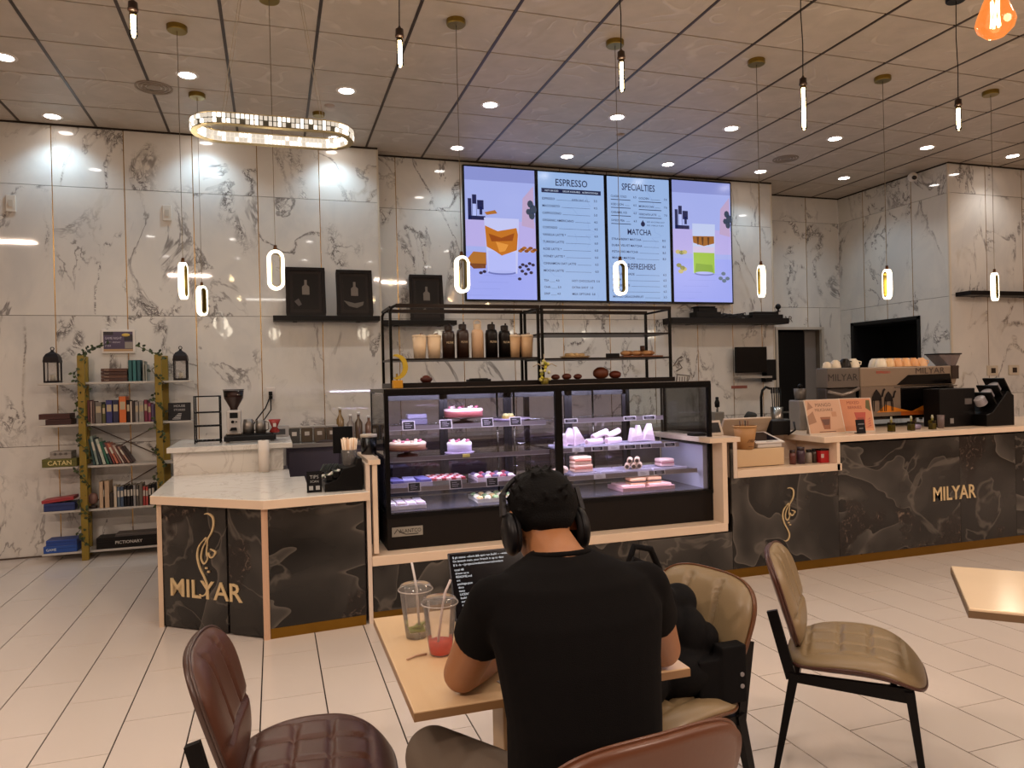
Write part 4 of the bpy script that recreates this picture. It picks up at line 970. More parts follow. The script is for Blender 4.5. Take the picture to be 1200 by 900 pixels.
def cone(x, y, z, lb, h, r, tilt, grp):
    t = thing('paper_pastry', lb, 'pastry', (x, y, z+.018), 0, grp); t.rotation_euler = (tilt[0], tilt[1], 0)
    MB().prism([(-r, 0), (r, 0), (r*.15, h), (-r*.1, h)], -.03, .03, 'y').build('wrapper', PAPER, t, bev=.006)
    MB().box(-r*.7, r*.7, -.034, -.029, .01, h*.35).build('fold', M('#d2b8c6', .6), t, bev=.002)
G1 = 'paper wrapped triangular pastries'
for k, (x, y, h, r, tl, lb) in enumerate(((1.98, 4.98, .09, .05, .3, 'leftmost low paper cone on the second shelf'), (2.05, 5.0, .12, .055, .1, 'tall paper cone at the left of the second shelf'), (2.13, 4.99, .13, .05, -.25, 'leaning paper cone with a dark end on the second shelf'),
        (2.58, 5.0, .10, .035, -.1, 'narrow paper triangle at the left of the tall one'), (2.63, 5.01, .12, .04, -.05, 'middle paper triangle beside the tall one'), (2.70, 5.0, .13, .055, .12, 'tallest paper triangle at the right of the second shelf'))):
    cone(x, y, .99, lb, h, r, (0, tl), G1)
def roll(x, y, z, a, L, r, lb, c='#e0c8cf', end='#7a5b4a', pitch=0, grp='rolled pastries'):
    t = thing('rolled_pastry', lb, 'pastry', (x, y, z), a, grp); t.rotation_euler.y = pitch
    MB().cyl((-L/2, 0, r), (L/2, 0, r), r, r*.95, 14).build('roll', M(c, .6, bump=.4, bscale=70), t, bev=.003)
    m = MB(); m.cyl((-L/2-.002, 0, r), (-L/2+.004, 0, r), r*.66, n=10); m.cyl((L/2-.004, 0, r), (L/2+.003, 0, r), r*.6, n=10); m.build('filling', M(end, .7), t)
for k, (x, y, z, a, lb) in enumerate(((2.24, 4.96, 1.0, .3, 'lowest left paper roll of the pile'), (2.30, 5.02, 1.0, .5, 'paper roll behind the lowest left one'), (2.40, 4.97, 1.0, .4, 'lowest right paper roll of the pile'), (2.31, 5.0, 1.048, .35, 'upper left paper roll of the pile'), (2.42, 5.01, 1.048, .45, 'upper right paper roll of the pile'))):
    roll(x, y, z, a, .15, .024, lb, '#e6d0dc', '#a88a90', -.25 if k > 2 else 0)
for k, (x, y, z, lb) in enumerate(((2.50, 4.95, .81, 'lowest left cut wrap on the third shelf'), (2.55, 4.94, .81, 'lowest middle cut wrap on the third shelf'), (2.60, 4.95, .81, 'lowest right cut wrap on the third shelf'), (2.525, 4.955, .85, 'upper left cut wrap on the third shelf'), (2.585, 4.955, .85, 'upper right cut wrap on the third shelf'))):
    roll(x, y, z, PI/2-.5, .14, .021, lb, '#d8b8a4', '#3c2420')
def sandwich(x, y, z, w_, lb, c1='#e0b9a4', c2='#b86a58'):
    t = thing('sandwich', lb, 'sandwich', (x, y, z)); MB().box(-w_/2, w_/2, -.05, .05, 0, .022).build('bottom_bread', M(c1, .6), t, bev=.008); MB().box(-w_/2+.004, w_/2-.004, -.054, .05, .020, .032).build('filling', M(c2, .6), t, bev=.003); MB().box(-w_/2, w_/2, -.05, .05, .03, .056).build('top_bread', M(c1, .6), t, bev=.01)
sandwich(2.13, 4.96, .811, .15, 'lower sandwich of the stack on the third shelf'); sandwich(2.125, 4.96, .868, .14, 'upper sandwich of the stack on the third shelf')
sandwich(2.83, 4.98, .811, .12, 'single filled bun at the right of the third shelf', '#e6c0bc', '#a86a70'); sandwich(2.56, 4.94, .688, .13, 'dark edged sandwich on the pink tray, left one', '#c08a68', '#3a201c'); sandwich(2.70, 4.95, .688, .12, 'dark edged sandwich on the pink tray, right one', '#c08a68', '#3a201c')
t = thing('croissant', 'pale croissant next to the centre post on the third shelf', 'pastry', (1.96, 4.93, .805)); MB().tube([(-.06, .03, .02), (-.03, -.01, .03), (0, -.02, .035), (.03, -.01, .03), (.06, .03, .02)], .03, 10, rs=[.01, .024, .032, .024, .01]).build('crescent', M('#dcb9a8', .6), t); MB().tube([(-.02, -.035, .03), (0, -.04, .05), (.02, -.035, .03)], .012, 6).build('fold', M('#e8cab8', .6), t)

# ================================================================= RACKS ON THE CASE
def rack(x0, x1, lb, shelves, rnd_):
    t = thing('display_rack', lb, 'rack', (0, 0, 0)); y0, y1, z0, z1 = 5.0, 5.38, 1.453, 2.02; p = .018
    for (x, y) in ((x0, y0), (x1, y0), (x0, y1), (x1, y1)): MB().box(x-p/2, x+p/2, y-p/2, y+p/2, z0, z1-(.04 if rnd_ and x == x0 else 0)).build('post', BLACKM, t)
    if rnd_:
        for y in (y0, y1): MB().tube([(x0, y, z1-.045), (x0+.012, y, z1-.015), (x0+.045, y, z1)], .010, 8).build('corner', BLACKM, t)
    for y in (y0, y1): MB().box(x0+(.04 if rnd_ else -.009), x1+.009, y-.012, y+.012, z1-.016, z1+.010).build('top_rail', M('#201712', .4, .4), t)
    MB().box(x0-.005, x0+.005, y0, y1, z1-.02, z1-.005).box(x1-.005, x1+.005, y0, y1, z1-.02, z1-.005).build('side_rail', BLACKM, t)
    for z in shelves:
        MB().box(x0-.004, x1+.004, y0-.006, y1+.006, z-.012, z).build('shelf', M('#1c1512', .35), t)
    MB().box(x0-.01, x1+.02, y0-.03, y1+.02, z0, z0+.035).build('base_board', M('#19110e', .4), t, bev=.003)
    return t
rack(.765, 1.835, 'left black display rack on the pastry case holding cups and bottles', [1.655], True)
rack(1.865, 2.915, 'right black display rack on the pastry case holding buns', [1.83, 1.645], False)
def tumbler(x, lb, c, h=.170, r=.050, cat='cup', straw=False):
    t = thing('lidded_tumbler', lb, cat, (x, 5.12, 1.655)); MB().lathe([(0, 0), (r*.82, 0), (r, h*.93), (r*.9, h*.93), (0, h*.9)], 20).build('cup', M(c, .4), t); MB().lathe([(r*1.04, h*.9), (r*1.04, h*.97), (r*.8, h), (0, h)], 20).build('lid', M('#cdb597', .4), t)
    MB().cyl((r*.3, 0, h), (r*.3, 0, h+.012), r*.25, n=10).build('spout', M('#7c6552', .4), t)
tumbler(.985, 'first cream tumbler on the left rack, at the left end', '#d8bd9c'); tumbler(1.09, 'second cream tumbler on the left rack, beside the brown bottles', '#d8bd9c')
tumbler(1.685, 'cream tumbler right of the black bottles on the left rack', '#c9a47c'); tumbler(1.785, 'cream tumbler next to the right post of the left rack', '#c9a47c')
def flask(x, lb, c, h, loop=False):
    t = thing('drink_bottle', lb, 'bottle', (x, 5.12, 1.655)); r = .045
    MB().lathe([(0, 0), (r, 0), (r, h*.68), (r*.86, h*.78), (r*.6, h*.80), (0, h*.8)], 20).build('body', M(c, .35), t)
    MB().lathe([(r*.62, h*.79), (r*.64, h*.93), (r*.5, h*.95), (0, h*.95)], 18).build('cap', M('#20140e' if not loop else '#c3a98c', .4), t)
    if loop: MB().tube([(.026*math.cos(k*PI/6), 0, h*.98+.022*math.sin(k*PI/6)) for k in range(12)], .006, 6, closed=True).build('carry_loop', M('#d9c7ae', .4), t)
    else: MB().cyl((r*.2, 0, h*.93), (r*.2, 0, h*1.01), .007, n=8).build('spout', M('#20140e', .4), t)
    if not loop: MB().text('MILYAR', .022, (-.024, -r-.001, h*.42), maxw=.05).build('lettering', M('#c9b391', .5), t, fix=False)
flask(1.195, 'dark brown bottle, the left one of the brown pair on the rack', '#2c180e', .25); flask(1.30, 'dark brown bottle, the right one of the brown pair on the rack', '#2c180e', .26)
flask(1.41, 'cream bottle with a ring handle in the middle of the left rack', '#c9a583', .26, True)
flask(1.515, 'black bottle just right of the cream one with the ring handle', '#120c0a', .26); flask(1.615, 'black bottle beside the right pair of cream tumblers', '#120c0a', .25)
t = thing('green_jar', 'dark green jar squeezed at the right end of the left rack', 'jar', (1.79, 5.27, 1.655)); MB().lathe([(0, 0), (.04, 0), (.04, .15), (.03, .17), (0, .17)], 16).build('jar', M('#20261a', .3), t); MB().cyl((0, 0, .17), (0, 0, .185), .033).build('lid', BLACK, t)
t = thing('crescent_ornament', 'yellow crescent ornament in a yellow pot at the left of the rack', 'ornament', (.79, 4.93, 1.453))
MB().box(-.03, .035, -.03, .03, 0, .055).build('pot', M('#c78a10', .5), t, bev=.004)
cr_o = [(.0+.075*math.cos(a), .145+.085*math.sin(a)) for a in [(-100+200*k/14)*PI/180 for k in range(15)]]; cr_i = [(-.02+.062*math.cos(a), .145+.072*math.sin(a)) for a in [(-95+190*k/14)*PI/180 for k in range(15)]][::-1]
m = MB(); n = 15; vs = [(x, -.012, z) for x, z in cr_o]+[(x, -.012, z) for x, z in cr_i[::-1]]+[(x, .012, z) for x, z in cr_o]+[(x, .012, z) for x, z in cr_i[::-1]]
fs = []
for k in range(n-1): fs += [(k, k+1, n+k+1, n+k), (2*n+k+1, 2*n+k, 3*n+k, 3*n+k+1), (k, 2*n+k, 2*n+k+1, k+1), (n+k, n+k+1, 3*n+k+1, 3*n+k)]
m.add(vs, fs).build('crescent', M('#b99a1c', .5), t); MB().box(-.006, .006, -.006, .006, .05, .10).build('stem', M('#8a6a18', .5), t)
t = thing('flower_posy', 'small posy of yellow flowers at the centre post in front of the racks', 'flowers', (1.85, 4.93, 1.453))
MB().lathe([(0, 0), (.025, 0), (.03, .04), (.02, .05), (0, .05)], 12).build('vase', M('#8a7a30', .3), t); rr = random.Random(8)
for k in range(22):
    a, q = rr.uniform(0, 6.28), rr.uniform(0, 1); z = .03+.14*q; r_ = .035*(1-.4*q)
    MB().sphere((r_*math.cos(a), r_*math.sin(a)-.01, z), .012, 7, 5).build('flower', M(rr.choice(['#c9b92c', '#e0d470', '#9c9a28', '#d8cfa0']), .6), t)
for s in (-1, 1): MB().tube([(0, 0, .12), (s*.05, -.01, .15), (s*.09, -.01, .13)], .004, 5).build('sprig', M('#b8a890', .6), t)
MB().cyl((0, 0, .12), (0, 0, .22), .004, n=5).build('sprig', M('#b8a890', .6), t)
def bun(x, y, z, s, lb, c, grp=None, sc_=(1, .8, .6)):
    t = thing('bun', lb, 'bun', (x, y, z), 0, grp); rr = random.Random(int(x*997))
    MB().sphere((0, 0, s*sc_[2]*.9), s, 12, 8, sc_, .05, rr).build('crust', M(c, .5, var=.2, vscale=30), t); MB().sphere((0, 0, s*sc_[2]*1.55), s*.45, 8, 5, (1, .8, .5)).build('glaze', M('#8a4a26', .6), t)
for k, (x, s, lb) in enumerate(((2.0, .034, 'small brown bun at the far left under the right rack'), (2.09, .038, 'brown bun left of the large red brown one'), (2.18, .034, 'flat bun in the middle under the right rack'))): bun(x, 5.10, 1.488, s, lb, '#5e2a18', None)
bun(2.38, 5.12, 1.488, .064, 'large red brown loaf under the right rack', '#6a3318', None, (1, .7, .72))
bun(2.50, 5.12, 1.488, .05, 'small bun right of the large red brown loaf', '#6a2c16')
t = thing('wooden_board', 'wooden board stacked with flat breads on the right rack', 'board', (2.70, 5.12, 1.645)); MB().box(-.17, .17, -.09, .09, 0, .012).build('board', M('#7a4a2c', .5), t, bev=.003)
for k in range(6): MB().sphere((-.11+.045*k, .0+.02*(k % 2), .034), .04, 10, 7, (1, .8, .5)).build('bread', M(['#b98a5c', '#9c6c40'][k % 2], .6), t)
MB().cyl((.04, .0, .05), (.04, 0, .09), .018, n=12).build('pot', M('#4a2a1a', .5), t)
t = thing('pastry_basket', 'low basket of light crisp pastries on the right rack', 'basket', (2.17, 5.12, 1.645)); MB().lathe([(0, 0), (.08, 0), (.10, .015), (.08, .012), (0, .008)], 18, sx=1.2).build('basket', M('#a88a60', .6), t)
rr = random.Random(5)
for k in range(9): MB().sphere((rr.uniform(-.07, .07), rr.uniform(-.04, .04), .025), .022, 7, 5, (1.2, .8, .7), .2, rr).build('pastry', M('#c8a878', .6), t)
t = thing('dark_card', 'black name card on the middle of the right rack', 'card', (2.44, 5.03, 1.645)); MB().box(-.055, .055, -.004, .004, 0, .03).box(-.04, .04, 0, .02, 0, .004).build('card', BLACK, t)
t = thing('small_dish', 'small red brown pastry dish on the base of the left rack', 'dish', (1.02, 5.08, 1.488)); MB().lathe([(0, 0), (.03, 0), (.045, .02), (.04, .035), (0, .03)], 14).build('dish', M('#4a1c12', .5), t); MB().sphere((.0, 0, .035), .028, 8, 6, (1, 1, .6)).build('pastry', M('#6a3020', .6), t)
t = thing('card_tray', 'flat black tray on the base of the left rack', 'tray', (1.40, 5.08, 1.488)); MB().box(-.08, .08, -.05, .05, 0, .015).box(-.06, .06, -.04, .04, .015, .022).build('tray', BLACK, t, bev=.003)
t = thing('cup_stack', 'stack of white cups on the back counter seen through the case', 'cups', (4.33, 7.40, .94))
m = MB()
for k in range(5): m.lathe([(.036, .05*k), (.048, .05*k+.075), (.045, .05*k+.075)], 18)
m.lathe([(0, 0), (.036, 0)], 18).build('cups', M('#c9c2c8', .4), t)
# ================================================================= BOOKCASE
t = thing('bookcase', 'open bookcase with olive gold posts and white shelves against the marble wall', 'bookcase', (0, 0, 0)); BC = t
OLV = wood_mat('olive_post', '#7d7420', '#8f6a1e', (1, 1, 8), .45); SHW = M('#b8b2aa', .4)
for (x, y) in ((-1.605, 7.30), (-1.63, 7.55), (-.99, 7.30), (-.965, 7.55)): MB().box(x-.028, x+.028, y-.02, y+.02, 0, 1.80).build('post', OLV, t, bev=.003)
SZ = (1.565, 1.195, .825, .44, .075)
for z in SZ:
    MB().box(-1.95, -.72, 7.33, 7.54, z-.018, z).build('shelf', SHW, t, bev=.002)
    MB().box(-1.64, -1.60, 7.30, 7.55, z-.03, z-.018).box(-1.01, -.95, 7.30, 7.55, z-.03, z-.018).build('bracket', M('#5c4a22', .5), t)
for (a, b, z0, z1) in ((-1.6, -1.0, .85, 1.17), (-1.6, -1.0, 1.17, .85), (-1.6, -1.0, .46, .80)): MB().cyl((a, 7.575, z0), (b, 7.575, z1), .005, n=6).build('cross_brace', M('#5a4234', .5, .4), t)
def book(x, z, w_, h_, c, lb, lean=0, y=7.345, d_=.15, band=None, grp='books in the bookcase'):
    t = thing('book', lb, 'book', (x, y, z), 0, grp); t.rotation_euler.y = lean
    m = MB(); m.box(-w_/2, w_/2, 0, .006, 0, h_).box(-w_/2, -w_/2+.0025, 0, d_, 0, h_).box(w_/2-.0025, w_/2, 0, d_, 0, h_).build('cover', M(c, .5), t)
    MB().box(-w_/2+.0025, w_/2-.0025, .006, d_-.004, .004, h_-.004).build('pages', M('#b3a68f', .8), t)
    if band: MB().box(-w_/2*.7, w_/2*.7, -.0008, 0, h_*.5, h_*.8).build('spine_title', M(band, .5), t)
def flatbox(nm, x, z, w_, h_, c, lb, cat='box', y=7.34, d_=.18, txt=None, tc='#d8d0b0', rot=0, ts=.04, tx=0):
    t = thing(nm, lb, cat, (x, y, z)); t.rotation_euler.y = rot
    MB().box(-w_/2, w_/2, 0, d_, 0, h_).build('body', M(c, .45), t, bev=.003)
    MB().box(-w_/2-.001, w_/2+.001, -.002, d_*.98, h_*.62, h_*.64).build('lid_line', M('#1a1614', .5), t)
    if txt: MB().text(txt, ts, (tx, -.0025, h_/2-ts*.33), align='c', maxw=w_*.8, bold=True).build('lettering', M(tc, .5), t, fix=False)
# top shelf: lying stack and teal volumes
for k in range(4): flatbox('book', -1.355, 1.566+.030*k, .21, .027, ['#4a2c22', '#5a3a2c', '#43261e', '#553528'][k], 'brown book lying flat, %s of its stack on the top shelf' % ['bottom', 'second from bottom', 'third from bottom', 'topmost'][k], 'book', txt='TALES', tc='#b09a86', ts=.014, tx=-.06)
for k in range(3): book(-1.225+.035*k, 1.566, .031, .19, ['#1f5a5c', '#256466', '#1c4e54'][k], '%s teal book standing on the top shelf' % ['left', 'middle', 'right'][k])
book(-1.115, 1.566, .018, .18, '#8b8d84', 'thin pale grey book right of the teal ones'); book(-1.095, 1.566, .015, .15, '#9a9c94', 'short pale book at the right post, top shelf')
# second shelf
x = -1.575
S2 = [(.022, .21, '#6b3a3c', 'dark pink book at the left end of the second shelf'), (.018, .20, '#9a8078', 'beige book second from left on the second shelf'), (.02, .20, '#5e4a44', 'brown book third from left on the second shelf'),
      (.055, .19, '#6c665f', 'wide grey book on the second shelf'), (.03, .17, '#4c4a24', 'olive book on the second shelf left of the blue one'), (.055, .205, '#2a2c66', 'wide royal blue book on the second shelf'), (.05, .205, '#1c1d3e', 'navy book right of the royal blue one'),
      (.062, .235, '#c2622a', 'tall orange book on the second shelf'), (.028, .20, '#1c1416', 'black book right of the orange one'), (.018, .19, '#b9a898', 'thin cream book on the second shelf'), (.022, .195, '#2e2222', 'dark brown book on the second shelf right of the thin cream one'),
      (.03, .185, '#7f7a78', 'grey book on the second shelf beside the pale one'), (.045, .19, '#8f8a84', 'pale grey wide book on the second shelf'), (.03, .20, '#6e1f38', 'maroon book on the second shelf'), (.028, .17, '#7c2c50', 'magenta book on the second shelf'), (.024, .16, '#5d4a6c', 'purple book at the right end of the second shelf')]
for w_, h_, c, lb in S2:
    book(x+w_/2, 1.196, w_*.96, h_, c, lb, band='#a8987c' if w_ > .025 else None); x += w_
for k in range(2): flatbox('wooden_box', [-1.83, -1.80][k], [1.246, 1.196][k], [.24, .20][k], .048, ['#3e1712', '#351310'][k], ['flat dark red box on top, left end of the second shelf', 'lower dark red box at the left end of the second shelf'][k])
t = thing('book', 'black book with white lettering facing out on the right of the second shelf', 'book', (-.83, 7.36, 1.196)); t.rotation_euler.x = math.radians(-8)
MB().box(-.095, .095, 0, .03, 0, .165).build('cover', M('#141216', .4), t); m = MB(); m.text('HOUSE', .03, (0, -.0015, .125), align='c').text('STORIES', .026, (0, -.0015, .09), align='c')
for k in range(5): m.box(-.06+.012*k, -.05+.012*k+.06-.02*k*.5, -.0015, -.001, .012+.012*k, .018+.012*k)
m.build('title', M('#a9a6a4', .5), t, fix=False)
# third shelf, leaning books
S3 = [(.022, .235, '#2a4a4c', 'tall dark teal leaning book at the left end of the third shelf'), (.026, .26, '#8a9a92', 'tallest pale leaning book on the third shelf'), (.022, .245, '#27363a', 'dark slate leaning book third from left'), (.03, .235, '#a7aea0', 'pale green grey leaning book with white spine'),
      (.024, .21, '#1d5c46', 'green leaning book on the third shelf'), (.022, .20, '#2c3c3e', 'dark leaning book right of the green one'), (.02, .205, '#7c3a34', 'brick red leaning book'), (.024, .20, '#b56a50', 'orange leaning book on the third shelf'), (.02, .19, '#8c5a50', 'dusty rose leaning book'),
      (.018, .185, '#b9a79a', 'cream leaning book on the third shelf'), (.018, .18, '#5a3430', 'dark red leaning book'), (.02, .175, '#9c7c6c', 'tan leaning book, second from the right of the lean'), (.02, .17, '#3e2c2c', 'dark leaning book at the right end of the third shelf')]
x = -1.54; ln = .22
for k, (w_, h_, c, lb) in enumerate(S3):
    l_ = -(.16+.033*k); book(x+w_/2, .827+w_*.5*abs(math.sin(l_)), w_*.92, h_, c, lb, lean=l_, band='#c8c0b0' if k % 2 else None); x += w_*1.03/math.cos(l_)+.001
flatbox('board_game', -1.80, .826, .27, .072, '#5c5a22', 'green brown game box at the left end of the third shelf', 'game', txt='CATAN', tc='#d9c98a', ts=.055)
flatbox('board_game', -1.79, .899, .165, .062, '#8c857e', 'pale printed box on top of the green brown game box', 'game', txt='* * *', tc='#3a3634', ts=.06)
# fourth shelf
x = -1.50
S4 = [(.035, .235, '#b89c80', 'tall cream book at the left of the fourth shelf'), (.008, .20, '#4a3428', 'thin brown booklet between the cream books'), (.042, .24, '#b09478', 'second tall cream book on the fourth shelf'), (.03, .13, '#2a2018', 'short black book beside the cream pair'), (.028, .19, '#c0b09a', 'cream book with dark neighbours on the fourth shelf'),
      (.026, .18, '#54606c', 'slate blue book on the fourth shelf'), (.028, .18, '#3c4c64', 'steel blue book on the fourth shelf'), (.026, .19, '#18161a', 'first black book right of the blues'), (.026, .185, '#221e20', 'second black book right of the blues'), (.024, .19, '#141216', 'third black book right of the blues'), (.022, .19, '#8c8a8a', 'grey book amid the black ones'),
      (.026, .185, '#4c4640', 'dark taupe book on the fourth shelf'), (.03, .20, '#6a6258', 'taupe book left of the red ones'), (.024, .17, '#9c3430', 'red book on the fourth shelf'), (.022, .165, '#b0443c', 'second red book on the fourth shelf'), (.026, .185, '#26201e', 'black book right of the red ones'), (.026, .19, '#1c1c20', 'black book at the right end of the fourth shelf')]
for w_, h_, c, lb in S4: book(x+w_/2, .441, w_*.95, h_, c, lb, band='#b8b0a4' if w_ < .03 else None); x += w_
t = thing('bookend_ornament', 'small pinkish round ornament left of the cream books on the fourth shelf', 'ornament', (-1.555, 7.38, .441)); MB().lathe([(0, 0), (.035, 0), (.035, .02), (.012, .03)], 14).build('foot', M('#2a1c18', .5), t); MB().sphere((0, 0, .085), .052, 14, 9, (.8, .6, 1)).build('ball', M('#7c5a50', .4), t)
flatbox('board_game', -1.81, .441, .24, .07, '#1c2f66', 'blue box at the left end of the fourth shelf', 'game'); flatbox('board_game', -1.82, .522, .25, .028, '#a02c34', 'thin red box lying aslant on the blue box', 'game', rot=-.10)
flatbox('board_game', -1.81, .076, .26, .06, '#1e4a9a', 'lower bright blue box on the bottom shelf', 'game', txt='GAME', tc='#c8d4e8', ts=.03, tx=-.07); flatbox('board_game', -1.80, .137, .24, .05, '#1a3f8c', 'upper bright blue box on the bottom shelf', 'game')
flatbox('board_game', -1.27, .076, .52, .10, '#15110f', 'long black game box on the bottom shelf', 'game', txt='PICTIONARY', tc='#c9c2b8', ts=.038, tx=.0)
flatbox('book', -1.20, .177, .36, .02, '#4c4440', 'thin dark sheet lying on the long black game box', 'book')
def lantern(x, lb):
    t = thing('lantern', lb, 'lantern', (x, 7.43, 1.566)); D = M('#1f1a1c', .45, .3)
    MB().box(-.06, .06, -.06, .06, 0, .018).build('base', D, t, bev=.003)
    for a in (-.053, .053):
        for b in (-.053, .053): MB().box(a-.006, a+.006, b-.006, b+.006, .018, .185).build('corner_post', D, t)
    MB().box(-.062, .062, -.062, .062, .18, .20).build('collar', D, t)
    MB().lathe([(.085, .0), (.082, .03), (.06, .06), (.02, .08), (.012, .095), (0, .095)], 4, (0, 0, .195), smooth=False).build('dome', D, t).rotation_euler.z = PI/4
    MB().tube([(.014*math.cos(k*PI/5), 0, .302+.014*math.sin(k*PI/5)) for k in range(10)], .004, 6, closed=True).build('ring', D, t)
    MB().cyl((0, 0, .018), (0, 0, .07), .022, n=14).build('candle', M('#c9bfa6', .5), t); MB().cyl((0, 0, .07), (0, 0, .08), .002, n=5).build('wick', BLACK, t)
    for (a, b, c, d_) in ((-.047, .047, -.055, -.053), (-.047, .047, .053, .055)): MB().box(a, b, c, d_, .02, .18).build('pane', CLEARP, t)
lantern(-1.855, 'dark metal lantern at the left end of the bookcase top'); lantern(-.815, 'dark metal lantern at the right end of the bookcase top')
# framed notice above the bookcase
t = thing('framed_notice', 'small white framed purple poster on the wall above the bookcase', 'poster', (-1.36, 7.615, 1.835))
MB().box(-.14, .14, -.02, 0, -.005, .215).build('frame', M('#d9d2ca', .3), t, bev=.003)
m = MB(); m.mat(M('#4c4058', .4)).box(-.122, .122, -.0215, -.02, .014, .196); m.mat(M('#2c262c', .4)).box(-.122, -.04, -.0225, -.021, .165, .196).box(.05, .122, -.0225, -.021, .11, .17); m.mat(M('#b8946a', .4)).box(-.122, .122, -.0225, -.021, .014, .035)
m.mat(M('#8d867e', .4)).box(.055, .12, -.0228, -.021, .04, .10).mat(M('#c9a94a', .4)).sphere((.065, -.022, .165), .03, 12, 6, (1.2, .1, .5)); m.mat(M('#bdb4c0', .5)).text('GAME NIGHT', .03, (-.11, -.0225, .125), maxw=.14).text('EVERY FRIDAY', .02, (-.11, -.0225, .09)).text('7 PM', .024, (-.11, -.0225, .055)); m.build('poster_print', parent=t, fix=False)
# ivy garlands, one thing per post
rr = random.Random(11); leaf_me = []
for c in ('#2f3d1c', '#3d4a22', '#25301a'):
    m = MB(); m.add([(0, 0, 0), (.011, -.004, .012), (.009, -.002, .026), (0, -.005, .036), (-.009, -.002, .026), (-.011, -.004, .012)], [(0, 1, 2, 3), (0, 3, 4, 5)]); me = m.mesh('leaf'); me.materials.append(M(c, .6)); leaf_me.append(me)
def ivy(lb, path, n):
    t = thing('ivy_garland', lb, 'garland', path[0]); o = Vector(path[0])
    MB().tube([Vector(p)-o for p in path], .003, 5).build('stem', M('#3a3a1c', .6), t)
    segs = list(zip(path, path[1:]))
    for k in range(n):
        a, b = segs[int(k*len(segs)/n)]; u = (k*len(segs)/n) % 1; p = Vector(a).lerp(Vector(b), u)-o+Vector((rr.uniform(-.02, .02), rr.uniform(-.02, .005), rr.uniform(-.02, .02)))
        inst('leaf', leaf_me[k % 3], t, p, rot=(rr.uniform(-.6, .6), rr.uniform(-2.6, 2.6), rr.uniform(-.7, .7)))
def wind(x, y, z0, z1, n=26): return [(x+.05*math.cos(k*1.5), y-.01+.05*math.sin(k*1.5), z0+(z1-z0)*k/(n-1)) for k in range(n)]
ivy('ivy garland wound around the left bookcase post', wind(-1.605, 7.28, 1.78, .12), 110)
ivy('ivy garland wound around the right bookcase post', wind(-.99, 7.28, 1.78, .35), 95)
ivy('ivy sprig spreading from the left post towards the poster', [(-1.60, 7.3, 1.80), (-1.56, 7.32, 1.85), (-1.50, 7.4, 1.87), (-1.40, 7.5, 1.93)], 22)
ivy('ivy sprig spreading from the right post towards the poster', [(-.95, 7.32, 1.80), (-1.03, 7.3, 1.82), (-1.12, 7.4, 1.86), (-1.2, 7.5, 1.90)], 18)

# ================================================================= THINGS ON THE RISER AND DESK
t = thing('wire_rack', 'black wire rack with three tiers on the desk riser', 'rack', (-.515, 6.45, 1.04))
for a in (-.095, .095):
    for b in (-.07, .07): MB().cyl((a, b, 0), (a, b, .385), .006, n=6).build('post', BLACK, t)
for z in (.02, .14, .25, .38):
    m = MB()
    for b in (-.07, .07): m.cyl((-.095, b, z), (.095, b, z), .0055, n=6)
    for a in (-.095, .095): m.cyl((a, -.07, z), (a, .07, z), .0055, n=6)
    if z < .3:
        for k in range(6): m.cyl((-.08+.032*k, -.07, z), (-.08+.032*k, .07, z), .0025, n=4)
    m.build('tier', BLACK, t)
t = thing('grinder_tray', 'black rubber tray under the coffee grinder', 'tray', (-.19, 6.42, 1.04)); MB().box(-.20, .20, -.12, .14, .012, .055).build('tray', M('#141416', .4), t, bev=.008); MB().box(-.18, .18, -.10, .12, .055, .062).build('mat', M('#0e0e10', .6), t)
for a in (-.17, .17): MB().cyl((a, -.09, 0), (a, -.09, .014), .015).build('foot', STEEL, t)
t = thing('coffee_grinder', 'white and steel coffee grinder with a dark funnel hopper', 'grinder', (-.315, 6.42, 1.102))
MB().box(-.055, .055, -.05, .12, 0, .20).build('body', M('#bdb8b4', .3), t, bev=.012); MB().box(-.062, .062, -.07, .13, 0, .014).build('base_plate', STEEL, t, bev=.003)
MB().box(-.03, .032, -.054, -.048, .135, .18).build('display', M('#1d1f20', .2), t, bev=.002); MB().cyl((-.008, -.05, .105), (-.008, -.068, .105), .012).build('knob', BLACK, t); MB().cyl((.02, -.05, .105), (.02, -.06, .105), .006).build('button', BLACK, t)
MB().prism([(-.03, .035), (.025, .035), (.02, .06), (-.02, .06)], -.09, -.05, 'y').build('spout', BLACK, t)
MB().lathe([(.03, .195), (.03, .215), (.075, .30), (.075, .31)], 22, (0, .03, 0)).build('hopper_beans', M('#2c1a14', .3), t)
MB().lathe([(.075, .305), (.082, .36), (.079, .36), (.073, .31)], 22, (0, .03, 0)).build('hopper_rim', glass_mat('smoke_plastic', (.55, .42, .38, 1), 1.2), t); MB().lathe([(0, .362), (.084, .362), (.084, .37), (0, .37)], 22, (0, .03, 0)).build('hopper_lid', M('#2a2020', .3), t)
for x, r, h, lb in ((-.205, .045, .12, 'steel milk jug right beside the grinder'), (-.11, .042, .11, 'second steel milk jug on the grinder tray')):
    t = thing('milk_jug', lb, 'jug', (x, 6.42, 1.102)); MB().lathe([(0, 0), (r, 0), (r, h*.55), (r*.82, h), (r*.78, h), (r*.9, h*.5), (0, .005)], 20).build('jug', M('#8a837c', .38, .9), t); MB().tube([(r*.8, 0, h*.9), (r*1.5, 0, h*.8), (r*1.5, 0, h*.3), (r*.95, 0, h*.2)], .005, 6).build('handle', M('#7f7872', .22, 1), t)
